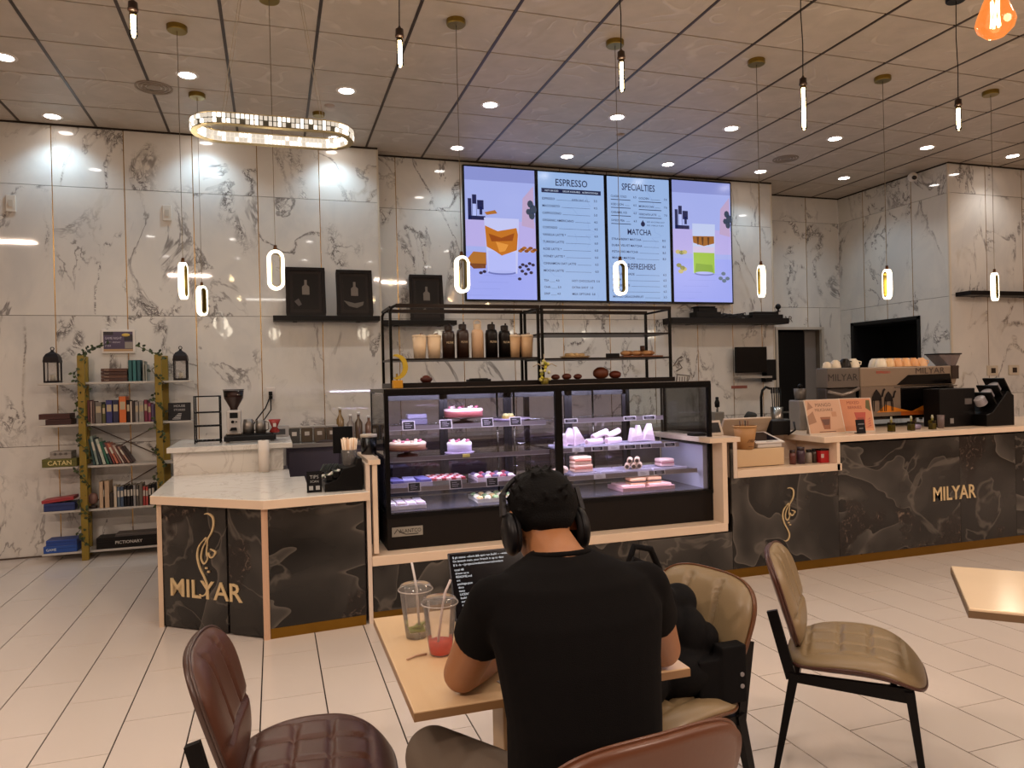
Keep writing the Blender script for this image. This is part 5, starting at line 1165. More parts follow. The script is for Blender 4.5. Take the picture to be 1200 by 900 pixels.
t = thing('red_dripper', 'red and clear dripper on the right of the grinder tray', 'dripper', (.0, 6.46, 1.102)); MB().lathe([(.03, 0), (.045, .01), (.02, .045), (.025, .05), (.05, .11), (.046, .11), (0, .05)], 18).build('body', M('#9c3430', .25), t); MB().box(-.012, .012, -.045, -.035, .05, .08).build('tag', WHITEP, t)
t = thing('printed_cards', 'white printed card pack at the back of the desk riser', 'cards', (.04, 6.85, 1.04)); MB().box(-.08, .08, -.03, .03, 0, .10).build('pack', M('#9f9a96', .5), t, bev=.003); MB().box(-.05, .05, -.032, -.030, .02, .07).build('print', M('#3c3a3a', .5), t)
t = thing('paper_roll', 'tall white paper cylinder standing at the back of the desk', 'roll', (-.085, 6.02, .826)); MB().cyl((0, 0, 0), (0, 0, .245), .040, n=24).build('roll', M('#ddd0c2', .6), t); MB().cyl((0, 0, .244), (0, 0, .248), .015, n=12).build('core', M('#6a5848', .7), t)
t = thing('condiment_caddy', 'black stepped caddy for straws and packets on the right of the desk', 'caddy', (.40, 4.78, .824))
MB().prism([(-.115, 0), (.115, 0), (.115, .20), (.09, .20), (.075, .155), (.0, .14), (-.04, .075), (-.115, .05)], -.12, .16, 'y').build('body', M('#050405', .4, spec=.25), t, bev=.003)
for k in range(3): MB().box(-.105+.045*k, -.07+.045*k, -.10, .14, .07+.014*k, .10+.02*k).build('divider', BLACK, t)
t = thing('straw_cup', 'clear cup packed with paper wrapped straws in the caddy', 'straws', (.452, 4.80, .965))
MB().lathe([(.040, 0), (.052, .105), (.049, .105), (.037, .003), (0, .003)], 18).build('cup', CLEARP, t)
rr = random.Random(2)
for k in range(46):
    a, q = rr.uniform(0, 6.28), math.sqrt(rr.random())*.040; z = .172+rr.uniform(-.008, .01); MB().cyl((q*.8*math.cos(a), q*.8*math.sin(a), .01), (q*1.25*math.cos(a), q*1.25*math.sin(a), z), .0045, n=6).build('straw', M(['#e8d2b4', '#f0dcc4', '#dcb896'][k % 3], .6), t)
t = thing('packet_rack', 'dark rack of sugar packets left of the straw cup', 'packets', (.33, 4.92, .905)); MB().box(-.055, .06, -.03, .03, 0, .02).build('tray', BLACK, t)
for k in range(7): MB().cbox((-.045+.015*k, 0, .04), (.004, .05, .06), ry=.5).build('packet', M(['#29382c', '#1e2a24', '#39443a'][k % 3], .6), t)
t = thing('packet_pile', 'white and green sachets lying in the caddy step', 'sachets', (.32, 4.74, .905)); rr = random.Random(6)
for k in range(7): MB().cbox((-.045+.018*k, rr.uniform(-.03, .03), .006+.006*k), (.045, .03, .005), rz=rr.uniform(-1, 1), ry=-.5).build('sachet', M(['#b9b4a8', '#7d8a6c', '#cfc8bc'][k % 3], .6), t)
t = thing('desk_sign', 'small black card with white print at the front of the desk', 'sign', (.225, 4.68, .826)); t.rotation_euler.x = math.radians(-8)
MB().box(-.045, .045, 0, .008, 0, .13).build('card', M('#070608', .4, spec=.25), t); m = MB(); m.text('TIPS', .03, (0, -.001, .085), align='c').text('SCAN', .02, (0, -.001, .06), align='c')
for a in (-.02, .02): m.box(a-.012, a+.012, -.001, 0, .015, .04)
m.build('print', M('#9a9a98', .5), t, fix=False); MB().box(-.045, .045, 0, .06, 0, .006).build('foot', BLACK, t)
t = thing('tablet_stand', 'black upright tablet on the back part behind the straws', 'tablet', (.46, 5.35, .0)); MB().box(-.07, .07, -.01, .01, 1.0, 1.19).build('tablet', BLACK, t, bev=.004); MB().cyl((0, 0, 0), (0, 0, 1.02), .012).build('pole', BLACK, t); MB().cyl((0, 0, 0), (0, 0, .015), .10, n=20).build('foot', BLACK, t)
t = thing('glass_pitcher', 'dark glass jug with a pale lid between the desk and the case', 'jug', (.60, 5.0, 1.0)); MB().lathe([(0, 0), (.05, 0), (.055, .13), (.05, .13), (.045, .01), (0, .01)], 18).build('jug', glass_mat('jug_glass', (.35, .38, .42, 1), 1.5), t); MB().lathe([(0, .13), (.056, .13), (.056, .15), (0, .155)], 18).build('lid', M('#b4a998', .4), t)
t = thing('side_pedestal', 'narrow stone clad block between the desk and the pastry case', 'pedestal', (.60, 4.95, 0)); MB().box(-.05, .055, .02, .4, 0, .985).build('block', M('#2c2a30', .4), t); MB().box(-.05, .055, .0, .42, .985, 1.0).build('cap', PALE2, t)
# ================================================================= THINGS ON THE BAR
def card(x, y, z, w_, h_, rz, lb, c, parts):
    t = thing('menu_card', lb, 'menu card', (x, y, z), rz); s = MB(); s.T = Matrix.Rotation(math.radians(-14), 4, 'X')
    s.box(-w_/2, w_/2, 0, .006, 0, h_).build('frame', M('#cbb9a6', .35), t)
    s = MB(); s.T = Matrix.Rotation(math.radians(-14), 4, 'X'); s.mat(M(c, .4)); s.box(-w_/2+.008, w_/2-.008, -.001, 0, .012, h_-.006); parts(s, w_, h_); s.build('print', parent=t, fix=False)
    s = MB(); s.T = Matrix.Translation((0, .125, 0)) @ Matrix.Rotation(math.radians(14), 4, 'X'); s.box(-w_*.3, w_*.3, .0, .004, 0, h_*.8).build('easel', M('#b3a18e', .4), t)
def cup_print(s, x0, x1, z0, z1, c, y=-.002): s.mat(M(c, .4)); s.add([(x0*.8+x1*.2, y, z0), (x1*.8+x0*.2, y, z0), (x1, y, z1), (x0, y, z1)], [(0, 1, 2, 3)])
def pr1(s, w_, h_):
    s.mat(M('#6a4a34', .5)).text('MANGO', .042, (.0, -.0016, h_-.06), align='c').text('MILKSHAKE', .034, (0, -.0016, h_-.098), align='c', maxw=.2)
    s.mat(M('#9a6f50', .4)); s.add([(-.17, -.0015, .08), (-.09, -.0015, .10), (-.11, -.0015, .19), (-.17, -.0015, .15)], [(0, 1, 2, 3)]); s.add([(-.16, -.0015, .20), (-.10, -.0015, .22), (-.14, -.0015, .27)], [(0, 1, 2)])
    cup_print(s, -.05, .05, .04, .14, '#8c5330'); cup_print(s, -.04, .04, .075, .12, '#5e3420', -.003); s.mat(M('#b88460', .4)).box(.07, .115, -.002, -.001, .14, .18); s.mat(M('#4a2a1c', .5)).box(-.08, .08, -.002, -.001, .018, .023)
def pr2(s, w_, h_):
    s.mat(M('#8a3c28', .5)).text('MIXED', .036, (-.02, -.0016, h_-.05), align='c', maxw=.12).text('BERRIES', .034, (-.01, -.0016, h_-.09), align='c', maxw=.14)
    cup_print(s, -.02, .075, .05, .165, '#b0442c'); cup_print(s, .0, .055, .06, .12, '#8a3418', -.003)
    for k in range(4): s.mat(M('#b05a48', .4)).add([(.07+.004*k, -.0022, .04+.02*k), (.11, -.0022, .05+.02*k), (.105, -.0022, .062+.02*k)], [(0, 1, 2)])
    s.mat(M('#5c5424', .5)).add([(.08, -.0018, .20), (.12, -.0018, .17), (.12, -.0018, h_-.02), (.09, -.0018, h_-.02)], [(0, 1, 2, 3)])
    s.mat(M('#d89a70', .4)).box(.02, .12, -.0015, -.001, .012, .03)
card(4.195, 4.78, 1.001, .35, .285, .0, 'left tan menu card with a brown milkshake cup, standing on the bar', '#c4997a', pr1)
card(4.52, 4.80, 1.001, .27, .285, -.28, 'right orange menu card with a red drink, standing on the bar', '#c98258', pr2)
t = thing('mini_sign', 'tiny black sign in front of the orange menu card', 'sign', (4.44, 4.70, 1.001)); MB().cbox((0, 0, .055), (.085, .006, .11), rx=-.15).build('card', M('#121114', .4), t); MB().box(-.02, .02, -.006, -.004, .02, .045).box(-.03, .03, -.005, -.003, .07, .08).build('print', M('#6d6d70', .5), t); MB().box(-.035, .035, -.01, .03, 0, .006).build('foot', BLACK, t)
OIL = glass_mat('oil_glass', (.62, .58, .22, 1), 1.5)
for k, (x, lb) in enumerate(((4.76, 'small yellow green bottle on the bar nearest the menu cards'), (4.965, 'middle small yellow green bottle on the bar'), (5.19, 'small yellow green bottle nearest the black holder'))):
    t = thing('oil_bottle', lb, 'bottle', (x, 4.71, 1.001), 0, 'small bottles on the bar'); MB().box(-.022, .022, -.022, .022, 0, .075).build('glass', OIL, t, bev=.004); MB().box(-.017, .017, -.017, .017, .006, .05).build('oil', M('#8a8030', .3), t); MB().cyl((0, 0, .075), (0, 0, .098), .008).build('neck', M('#9a9450', .3), t); MB().cyl((0, 0, .095), (0, 0, .12), .011, .006).build('stopper', M('#b8b49a', .3), t)
for k, (x, y, lb) in enumerate(((4.66, 4.95, 'crumpled white napkin right of the menu cards'),)):
    t = thing('napkin', lb, 'napkin', (x, y, 1.001)); MB().sphere((0, 0, .02), .05, 12, 7, (1.2, .8, .45), .18, random.Random(2)).build('napkin', M('#9aa39a', .7), t)
t = thing('small_cup', 'small lilac cup between the bottles on the bar', 'cup', (5.08, 4.78, 1.001)); MB().cyl((-.045, 0, .022), (.045, 0, .022), .022, n=16).build('cup', M('#8d8098', .3), t); MB().cyl((.045, 0, .022), (.052, 0, .022), .017, n=14).build('base', M('#5b5064', .3), t)
t = thing('glass_tumbler', 'pinkish glass at the foot of the black machine side', 'glass', (5.36, 4.78, 1.001)); MB().lathe([(0, 0), (.024, 0), (.03, .11), (.027, .11), (.02, .006)], 16).build('glass', M('#7a6a68', .15, alpha=.75), t)
# espresso machine
t = thing('espresso_machine', 'large espresso machine with steel hood, camel desert panel and cups on top', 'espresso machine', (5.38, 5.28, 1.0)); EM = t
GRY = M('#8a7866', .35, .2); DK = M('#080606', .2, coat=.3, spec=.3)
MB().box(-.55, .52, -.17, .28, .07, .36).build('body', DK, t, bev=.012)
MB().prism([(-.57, .36), (.50, .36), (.56, .53), (-.57, .53)], -.20, .30, 'y').build('hood', GRY, t, bev=.01)
MB().box(-.565, -.13, -.195, -.17, .10, .37).build('rear_panel', M('#7c6c5e', .3, .2), t, bev=.004)
MB().prism([(-.18, .37), (.45, .37), (.43, .46), (-.05, .455)], -.206, -.198, 'y').build('smoked_window', M('#080605', .15, spec=.3), t)
MB().box(-.2, .52, -.20, -.18, .345, .355).build('trim_line', STEEL, t)
for a in (-.5, .45):
    for b in (-.12, .22): MB().cyl((a, b, 0), (a, b, .08), .025).build('foot', STEEL, t)
MB().box(-.56, .52, -.19, -.165, .10, .135).build('orange_band', M('#a4521c', .35), t)
m = MB().mat(M('#c8761a', .4)); m.add([(-.40, -.197, .135), (-.30, -.197, .20), (-.16, -.197, .165), (-.02, -.197, .135)], [(0, 1, 2, 3)]); m.add([(.02, -.174, .135), (.16, -.174, .185), (.25, -.174, .195), (.36, -.174, .165), (.45, -.174, .14)], [(0, 1, 2, 3, 4)])
m.build('dune_print', parent=t, fix=False)
def camel(x, s_, y=-.199):
    m = MB().mat(M('#17100e', .5))
    for q in ([(-.05, .10), (-.03, .13), (0, .155), (.03, .13), (.055, .10), (.05, .075), (-.05, .075)], [(.045, .10), (.07, .15), (.085, .16), (.10, .15), (.085, .138), (.07, .10)], [(-.05, .085), (-.04, .085), (-.045, 0), (-.055, 0)], [(-.03, .08), (-.02, .08), (-.025, 0), (-.035, 0)], [(.03, .08), (.04, .08), (.045, 0), (.035, 0)], [(.045, .085), (.055, .085), (.062, 0), (.053, 0)]):
        m.add([(x+u*s_, y, .145+v*s_*1.25) for u, v in q], [tuple(range(len(q)))])
    m.build('camel_print', parent=t, fix=False)
camel(-.40, 1.0); camel(-.27, .9)
m = MB(); m.text('MILYAR', .075, (.03, -.202, .465), stretch=1.35); m.build('lettering', M('#3a2c26', .4), t, fix=False)
m = MB(); m.text('ESPRESSO', .03, (-.40, -.202, .475), stretch=1.2, bold=True); m.build('red_lettering', M('#b03a2c', .4), t, fix=False)
t2 = t
t = thing('side_machine', 'grey brewing machine with lettering, left of the espresso machine', 'machine', (4.64, 5.28, 1.0))
MB().box(-.16, .16, -.16, -.05, .0, .36).build('body', M('#4c4744', .3, .3), t, bev=.01); MB().box(-.17, .17, -.19, -.05, .36, .53).build('hood', M('#6d655e', .3, .3), t, bev=.008)
MB().text('MILYAR', .085, (-.17, -.192, .42), maxw=.32, stretch=1.1).build('lettering', M('#2b2523', .4), t, fix=False)
MB().tube([(-.17, -.2, .33), (-.05, -.22, .30), (.05, -.22, .32), (.15, -.2, .35)], .014, 8).build('handle', M('#8a8078', .3, .5), t); MB().box(-.12, .0, -.164, -.158, .05, .25).build('dark_panel', M('#141416', .25), t)
t = thing('small_grinder', 'small grey grinder at the left end of the machines', 'grinder', (4.36, 5.30, 1.0)); MB().box(-.06, .06, -.06, .08, 0, .26).build('body', M('#8a857f', .3, .4), t, bev=.01); MB().cyl((0, 0, .26), (0, 0, .36), .045, .055, 18).build('hopper', M('#5a544e', .3), t); MB().sphere((0, 0, .38), .02).build('knob', BLACK, t)
def ucup(x, y, z, c, lb, up=False, s=1.0):
    t = thing('coffee_cup', lb, 'cup', (x, y, z), 0, 'upside down cups on the machines'); t.scale = (s, s, s)
    MB().lathe([(.046, 0), (.044, .02), (.034, .052), (.022, .062), (.022, .067), (0, .065)], 18).build('bowl', M(c, .3), t); MB().tube([(.040, 0, .02), (.062, -.01, .022), (.066, -.01, .042), (.036, 0, .050)], .005, 6).build('handle', M(c, .3), t)
WH, OC = '#d9cbb6', '#d99a62'
ucup(4.51, 5.14, 1.532, WH, 'small white cup at the left end on the side machine', s=.8); ucup(4.61, 5.15, 1.532, WH, 'white cup beside the black one on the side machine'); ucup(4.70, 5.14, 1.532, '#19130f', 'black cup on the side machine', s=1.15); ucup(4.80, 5.15, 1.532, '#e0d4be', 'large white cup right of the black one', s=1.15)
x = 5.12
for k in range(6):
    ucup(5.10+.092*k, 5.15, 1.532, ['#e6dac4', '#e0b888', '#dba06a', '#e0a870', '#d99c64', '#e2b080'][k], '%s cup from the left in the long front row on the espresso machine' % ['first', 'second', 'third', 'fourth', 'fifth', 'last'][k], s=1.12)
for k in range(5): ucup(5.15+.092*k, 5.27, 1.532, '#d8cdbc', '%s cup from the left in the back row on the espresso machine' % ['first', 'second', 'third', 'fourth', 'last'][k], s=1.15)
t = thing('bean_hopper', 'clear bean hopper with a dark spout right of the machine cups', 'hopper', (5.86, 5.16, 1.531)); MB().prism([(-.04, 0), (.04, 0), (.10, .10), (-.16, .10)], -.07, .07, 'y').build('hopper', M('#6a5a58', .2, alpha=.7), t); MB().box(-.17, .11, -.075, .075, .10, .112).build('lid', M('#1a1414', .3), t); MB().box(-.03, .05, -.09, -.07, -.12, .0).build('spout', M('#2c1d18', .3), t)
t = thing('terminal_box', 'tall dark box with a small sticker at the right of the espresso machine', 'box', (5.62, 4.88, 1.0)); MB().box(-.21, .19, -.05, .12, 0, .33).build('body', M('#070505', .4, spec=.25), t, bev=.006); MB().box(.07, .15, -.052, -.05, .19, .24).build('label', M('#56504e', .5), t); MB().box(-.1, -.06, -.052, -.05, .03, .075).build('sticker', M('#7d7874', .5), t)
t = thing('lid_organizer', 'black slanted organizer holding cup lids at the right end of the bar', 'organizer', (5.95, 4.78, 1.0)); ORG = t
MB().prism([(-.17, 0), (.15, 0), (.15, .26), (.08, .30), (-.10, .12), (-.17, .10)], -.08, .16, 'y').build('block', M('#050404', .4, spec=.25), t, bev=.004)
for k in range(3): MB().cbox((-.06+.075*k, .03, .22+.06*k), (.012, .20, .16), ry=-.55).build('divider', BLACK, t)
for k in range(3):
    t = thing('lid_stack', '%s stack of clear cup lids leaning in the organizer' % ['lowest', 'middle', 'highest'][k], 'lids', (5.865+.08*k, 4.80, 1.17+.055*k)); t.rotation_euler = (0, -.6, 0)
    for j in range(5): MB().lathe([(0, 0), (.044, 0), (.048, .006), (.04, .012), (0, .012)], 16, (0, 0, .014*j+.02)).build('lid', M('#b9b4b8', .2, alpha=.8), t)
t = thing('white_box', 'white boxed device behind the organizer at the right edge', 'box', (6.52, 5.25, 1.0)); MB().box(-.14, .14, -.1, .1, 0, .15).build('box', M('#a59890', .4), t, bev=.01); MB().tube([(-.14, -.1, .0), (-.15, -.1, .14), (-.1, -.1, .17), (.1, -.1, .17)], .008, 6).build('handle', BLACK, t)
t = thing('small_plant', 'small green potted sprig behind the organizer', 'plant', (6.28, 5.3, 1.0)); MB().lathe([(0, 0), (.035, 0), (.045, .06), (0, .055)], 14).build('pot', M('#8b9a9a', .4), t); rr = random.Random(4)
for k in range(16): MB().tube([(0, 0, .05), (rr.uniform(-.05, .05), rr.uniform(-.05, .05), .14), (rr.uniform(-.07, .07), rr.uniform(-.07, .07), rr.uniform(.16, .24))], .004, 4).build('leaf', M('#5c6040', .6), t)
# till area on the low shelf
t = thing('till_box', 'pale wooden cash box on the low shelf', 'box', (3.48, 4.85, .791)); MB().box(-.235, .235, -.14, .2, 0.004, .135).build('box', M('#cdb08a', .35), t, bev=.004); MB().box(-.20, .20, -.12, .18, 0, .005).build('foot', BLACK, t); MB().box(-.236, -.235, -.1, .15, .09, .092).build('seam', BLACK, t)
t = thing('payment_tablet', 'white tablet on a tilted stand on the cash box', 'tablet', (3.61, 4.84, .927)); MB().prism([(-.10, 0), (.14, 0), (.14, .09), (-.10, .03)], -.11, .11, 'x').build('stand', M('#c9c2bc', .3), t, bev=.006)
m = MB(); m.T = Matrix.Translation((0, .02, .064)) @ Matrix.Rotation(math.radians(14.5), 4, 'X'); m.box(-.13, .13, -.13, .12, 0, .012).build('tablet', M('#d4cdc8', .3), t, bev=.003); m = MB(); m.T = Matrix.Translation((0, .02, .064)) @ Matrix.Rotation(math.radians(14.5), 4, 'X'); m.box(-.10, .10, -.09, .10, .012, .0135).build('display', M('#17141c', .1), t); m = MB(); m.T = Matrix.Translation((0, .02, .064)) @ Matrix.Rotation(math.radians(14.5), 4, 'X'); m.box(-.03, .03, -.118, -.110, .012, .0135).build('mark', M('#8a8480', .3), t)
t = thing('kraft_cup_holder', 'large kraft paper cup shaped holder with pens on the cash box', 'holder', (3.40, 4.76, .927)); MB().lathe([(0, 0), (.062, 0), (.088, .17), (.084, .17), (.058, .004)], 24).build('cup', M('#a87a48', .5), t); MB().lathe([(.086, .165), (.091, .165), (.091, .178), (.084, .178)], 24).build('rim', M('#b58a58', .4), t)
m = MB()
for k in range(3): m.tube([(-.03+.02*k, -.072, .05), (-.01+.02*k, -.075, .075), (.01+.015*k, -.076, .055)], .002, 4)
m.cyl((-.02, -.07, .02), (.02, -.07, .02), .002, n=4).build('doodle', M('#5a3a1c', .5), t)
for k in range(4): MB().cyl((-.03+.018*k, .0, .05), (-.036+.024*k, .01, .215), .004, n=6).build('pen', M(['#4a2a18', '#8a5a30', '#2a1c14', '#6a4024'][k], .4), t)
t = thing('till_screen', 'cream backed till screen tilted towards the staff', 'screen', (3.56, 5.02, .927)); m = MB(); m.T = Matrix.Translation((0, 0, .07)) @ Matrix.Rotation(math.radians(28), 4, 'X'); m.box(-.22, .22, -.01, .012, -.02, .17).build('casing', M('#b39c84', .4), t, bev=.004); MB().box(-.05, .05, -.03, .08, 0, .07).build('foot', M('#b39c84', .4), t)
t = thing('card_terminal', 'small white framed till display on the cap right of the case', 'terminal', (3.16, 4.78, 1.036)); m = MB(); m.T = Matrix.Translation((0, 0, .005)) @ Matrix.Rotation(math.radians(-25), 4, 'X'); m.box(-.07, .07, 0, .012, 0, .12).build('casing', M('#b9a894', .4), t, bev=.003); m = MB(); m.T = Matrix.Translation((0, 0, .005)) @ Matrix.Rotation(math.radians(-25), 4, 'X'); m.box(-.05, .05, -.002, 0, .02, .10).build('display', M('#1c1614', .2), t); MB().box(-.05, .05, .0, .08, 0, .006).build('foot', M('#b9a894', .4), t)
t = thing('key_pad', 'dark keypad left of the small till display', 'keypad', (3.04, 4.86, 1.036)); MB().box(-.05, .05, -.05, .05, 0, .02).build('body', BLACK, t, bev=.003)
for i in range(3):
    for j in range(3): MB().box(-.04+.028*i, -.02+.028*i, -.04+.028*j, -.02+.028*j, .02, .026).build('key', M('#3a3634', .5), t)
t = thing('receipt_printer', 'black receipt printer on the bar behind the low shelf', 'printer', (3.86, 5.0, 1.0)); MB().box(-.09, .09, -.08, .1, 0, .12).build('body', BLACK, t, bev=.01); MB().tube([(.06, -.08, .0), (.1, -.12, .04), (.12, -.08, .1)], .008, 6).build('cord', BLACK, t)
for k, (x, w_, h_, c, lc, lb) in enumerate(((3.80, .05, .11, '#5a2c28', '#2a1414', 'dark red jar at the left of the small jars on the low shelf'), (3.875, .065, .13, '#3c2634', '#2a1c24', 'purple jar on the low shelf'), (3.95, .05, .105, '#8a8078', '#1a1614', 'white labelled jar with a black lid on the low shelf'), (4.0, .04, .11, '#3a2c22', '#141010', 'narrow dark jar on the low shelf'))):
    t = thing('small_jar', lb, 'jar', (x, 4.72, .791), 0, 'small jars on the low shelf'); MB().lathe([(0, 0), (w_/2, 0), (w_/2, h_*.75), (w_*.4, h_*.8), (0, h_*.8)], 16).build('jar', M(c, .3), t); MB().cyl((0, 0, h_*.8), (0, 0, h_), w_*.42, n=14).build('lid', M(lc, .3), t)
t = thing('red_box', 'small bright red box at the right end of the low shelf', 'box', (4.062, 4.70, .791)); MB().box(-.038, .038, -.03, .03, 0, .095).build('box', M('#b01c22', .4), t, bev=.003); MB().box(-.038, .038, -.03, .03, .095, .108).build('lid', M('#1c1412', .4), t); MB().box(-.037, -.012, -.032, -.03, .04, .07).build('label', M('#c9b8b0', .5), t)
# ================================================================= TABLES AND CHAIRS
t = thing('cafe_table', 'square pale topped table where the person works', 'table', (.63, 1.97, 0)); TOP = LIGHTOAK
MB().box(-.35, .35, -.35, .35, .730, .75).build('tabletop', TOP, t, bev=.002); MB().box(-.3505, .3505, -.3505, .3505, .728, .747).build('edge_band', M('#8a6844', .4), t)
MB().box(-.055, .055, -.055, .055, .03, .70).build('column', M('#b8986c', .4), t, bev=.004); MB().box(-.15, .15, -.15, .15, .70, .73).build('mounting_plate', BLACK, t); MB().box(-.22, .22, -.22, .22, 0, .03).build('base', M('#2a2420', .4), t, bev=.004)
t = thing('cafe_table', 'empty cream table cut off by the right edge of the photo', 'table', (2.475, 1.655, 0), math.radians(-44))
MB().box(-.37, .37, -.275, .275, .722, .75).build('tabletop', M('#d8c0a0', .16, var=.03), t, bev=.004); MB().box(-.372, .372, -.277, .277, .72, .742).build('edge_band', M('#6a5238', .4), t)
MB().box(-.05, .05, -.05, .05, .03, .70).build('column', M('#b8986c', .4), t); MB().box(-.15, .15, -.15, .15, .70, .72).build('mounting_plate', BLACK, t); MB().box(-.2, .2, -.2, .2, 0, .03).build('base', M('#2a2420', .4), t)

def pad(out, top, bot, nr=26, na=88):
    # closed cushion on a polar grid; out(a)->(x,y) rim, top/bot(x,y,r)->z
    vs, fs = [], []
    for s, fn in ((0, top), (1, bot)):
        for j in range(nr+1):
            r = j/nr
            for i in range(na):
                ox, oy = out(2*PI*i/na); x, y = ox*r, oy*r; vs.append((x, y, fn(x, y, r)))
    o = (nr+1)*na
    for j in range(nr):
        for i in range(na):
            q = (i+1) % na; fs.append((j*na+i, (j+1)*na+i, (j+1)*na+q, j*na+q)); fs.append((o+j*na+i, o+j*na+q, o+(j+1)*na+q, o+(j+1)*na+i))
    for i in range(na): q = (i+1) % na; fs.append((nr*na+i, o+nr*na+i, o+nr*na+q, nr*na+q))
    return vs, fs
def sgp(v, p): return math.copysign(abs(v)**p, v)
def seat_out(a): return .235*sgp(math.cos(a), .62)*(1+.04*math.sin(a)), .225*sgp(math.sin(a), .62)
def groove(v, c, w_=.0065): return math.exp(-((v-c)/w_)**2)
def sad(x, y): return -.045*max(0, y/.225)**3 + .022*(x/.235)**2*(1-1.7*(y/.225)**2)
def seat_top(x, y, r):
    z = .500 - .034*r**7 + .010*(1-r*r) + sad(x, y)
    if abs(x) < .18 and abs(y-.0) < .175:
        q = max(groove(x, -.06), groove(x, .06)) if abs(y) < .15 else 0
        q = max(q, groove(y, .05) if abs(x) < .16 else 0, groove(y, -.05) if abs(x) < .16 else 0); z -= .015*q
    e_ = max(groove(abs(x), .165, .005) if abs(y) < .16 else 0, groove(abs(y), .155, .005) if abs(x) < .17 else 0); return z-.012*e_
def seat_bot(x, y, r): return .452 - .010*(1-r*r) + sad(x, y)
def shell_top(x, y, r): return seat_bot(x, y, r)+.002
def shell_bot(x, y, r): return seat_bot(x, y, r)-.030*(1-r**3)-.004
def back_out(a): c, s = math.cos(a), math.sin(a); z = sgp(s, .68); return .205*sgp(c, .66)*(1+.14*z), .178*z
def bend(x, z): return .55*x*x + .0*z
def back_front(x, z, r):
    y = bend(x, z) + .034*(1-r**8) + .004*(1-r*r)
    q = 0
    if z > -.05 and abs(x) < .18: q = max(groove(x, -.068), groove(x, .068))
    if abs(x) < .19: q = max(q, groove(z, -.055))
    return y-.020*q*(1 if r < .93 else 0)
def back_rear(x, z, r): return bend(x, z)-.002
def chair(loc, rz, label, front, rear, lift=0):
    t = thing('dining_chair', label, 'chair', loc, rz, 'dining chairs')
    F = M(front, .38, var=.10, vscale=5, bump=.15, bscale=90); B = M(rear, .35, var=.12, vscale=4, bump=.15, bscale=60)
    vs, fs = pad(seat_out, seat_top, seat_bot); MB().add(vs, fs, True).build('seat', F, t)
    vs, fs = pad(seat_out, shell_top, shell_bot, 8); MB().add([(x*1.012, y*1.012, z) for x, y, z in vs], fs, True).build('seat_shell', B, t)
    MB().tube([(seat_out(2*PI*k/60)[0]*1.01, seat_out(2*PI*k/60)[1]*1.01, seat_bot(*seat_out(2*PI*k/60), 1)+.003) for k in range(60)], .0035, 6, closed=True).build('piping', B, t)
    T = Matrix.Translation((0, -.235, .655+lift)) @ Matrix.Rotation(math.radians(17), 4, 'X')
    def tb(fn1, fn2, name, mat, k=1.0, n=26):
        vs, fs = pad(back_out, fn1, fn2, n); vs = [T @ Vector((x*k, z, y*k)) for x, y, z in vs]; return MB().add(vs, fs, True).build(name, mat, t)
    bk = tb(back_front, back_rear, 'backrest', F)
    tb(lambda x, z, r: bend(x, z)-.001, lambda x, z, r: bend(x, z)-.016-.006*(1-r**4), 'back_shell', B, 1.012, 10)
    MB().tube([T @ Vector((back_out(2*PI*k/60)[0]*1.01, bend(*back_out(2*PI*k/60)), back_out(2*PI*k/60)[1]*1.01)) for k in range(60)], .0038, 6, closed=True).build('piping', B, t)
    L = M('#080607', .4, .2, spec=.3)
    for s in (-1, 1):
        MB().bar((s*.185, .165, .415), (s*.205, .215, 0), .034, .030, .016, .016).build('leg', L, t)
        MB().bar((s*.175, -.195, .42), (s*.205, -.275, 0), .034, .032, .016, .016).build('leg', L, t)
        MB().bar((s*.175, -.205, .40), (s*.160, -.268, .63+lift), .022, .036).build('back_post', L, t)
        MB().bar((s*.185, .175, .400), (s*.175, -.205, .405), .020, .050, .020, .030).build('side_rail', L, t)
    MB().bar((-.18, -.19, .405), (.18, -.19, .405), .02, .03).build('cross_rail', L, t); MB().bar((-.18, .12, .405), (.18, .12, .405), .02, .03).build('cross_rail', L, t)
    return t
BEI, BRN = '#806d50', '#5b3120'
chair((2.0, 2.17, 0), math.radians(-133), 'beige quilted chair with brown shell standing alone right of the bag chair', BEI, '#4a2a20')
chair((1.13, 2.10, 0), math.radians(104), 'beige quilted chair carrying the black backpack', BEI, '#5a3418')
chair((.075, 2.05, 0), math.radians(-95), 'brown leather chair at the left end of the table, seen from the side', '#4e2d20', '#43302a')
chair((.575, 1.40, 0), math.radians(7), 'brown leather chair on which the person sits, only its back top visible', '#4f2a18', '#55301c', .045)

# ================================================================= ORGANIC BODIES
def organic(name, parent, mb, mat, voxel=.007, it=6, fac=.5):
    o = mb.build(name, mat, None, fix=False)
    md = o.modifiers.new('r', 'REMESH'); md.mode = 'VOXEL'; md.voxel_size = voxel; md.use_smooth_shade = True
    ms = o.modifiers.new('s', 'SMOOTH'); ms.factor = fac; ms.iterations = it
    dg = bpy.context.evaluated_depsgraph_get(); me = bpy.data.meshes.new_from_object(o.evaluated_get(dg)); me.name = name
    bpy.data.objects.remove(o); me.materials.clear(); me.materials.append(mat)
    me.polygons.foreach_set('use_smooth', [True]*len(me.polygons))
    o = bpy.data.objects.new(name, me); C.objects.link(o)
    if parent: o.parent = parent; o.matrix_parent_inverse = Matrix.Identity(4); o.location = -parent.location
    return o
def cap(m, a, b, r0, r1, n=18):
    m.cyl(a, b, r0, r1, n); m.sphere(a, r0, n, 10); m.sphere(b, r1, n, 10); return m
def chain(m, pts, rs):
    for i in range(len(pts)-1): cap(m, pts[i], pts[i+1], rs[i], rs[i+1])
    return m
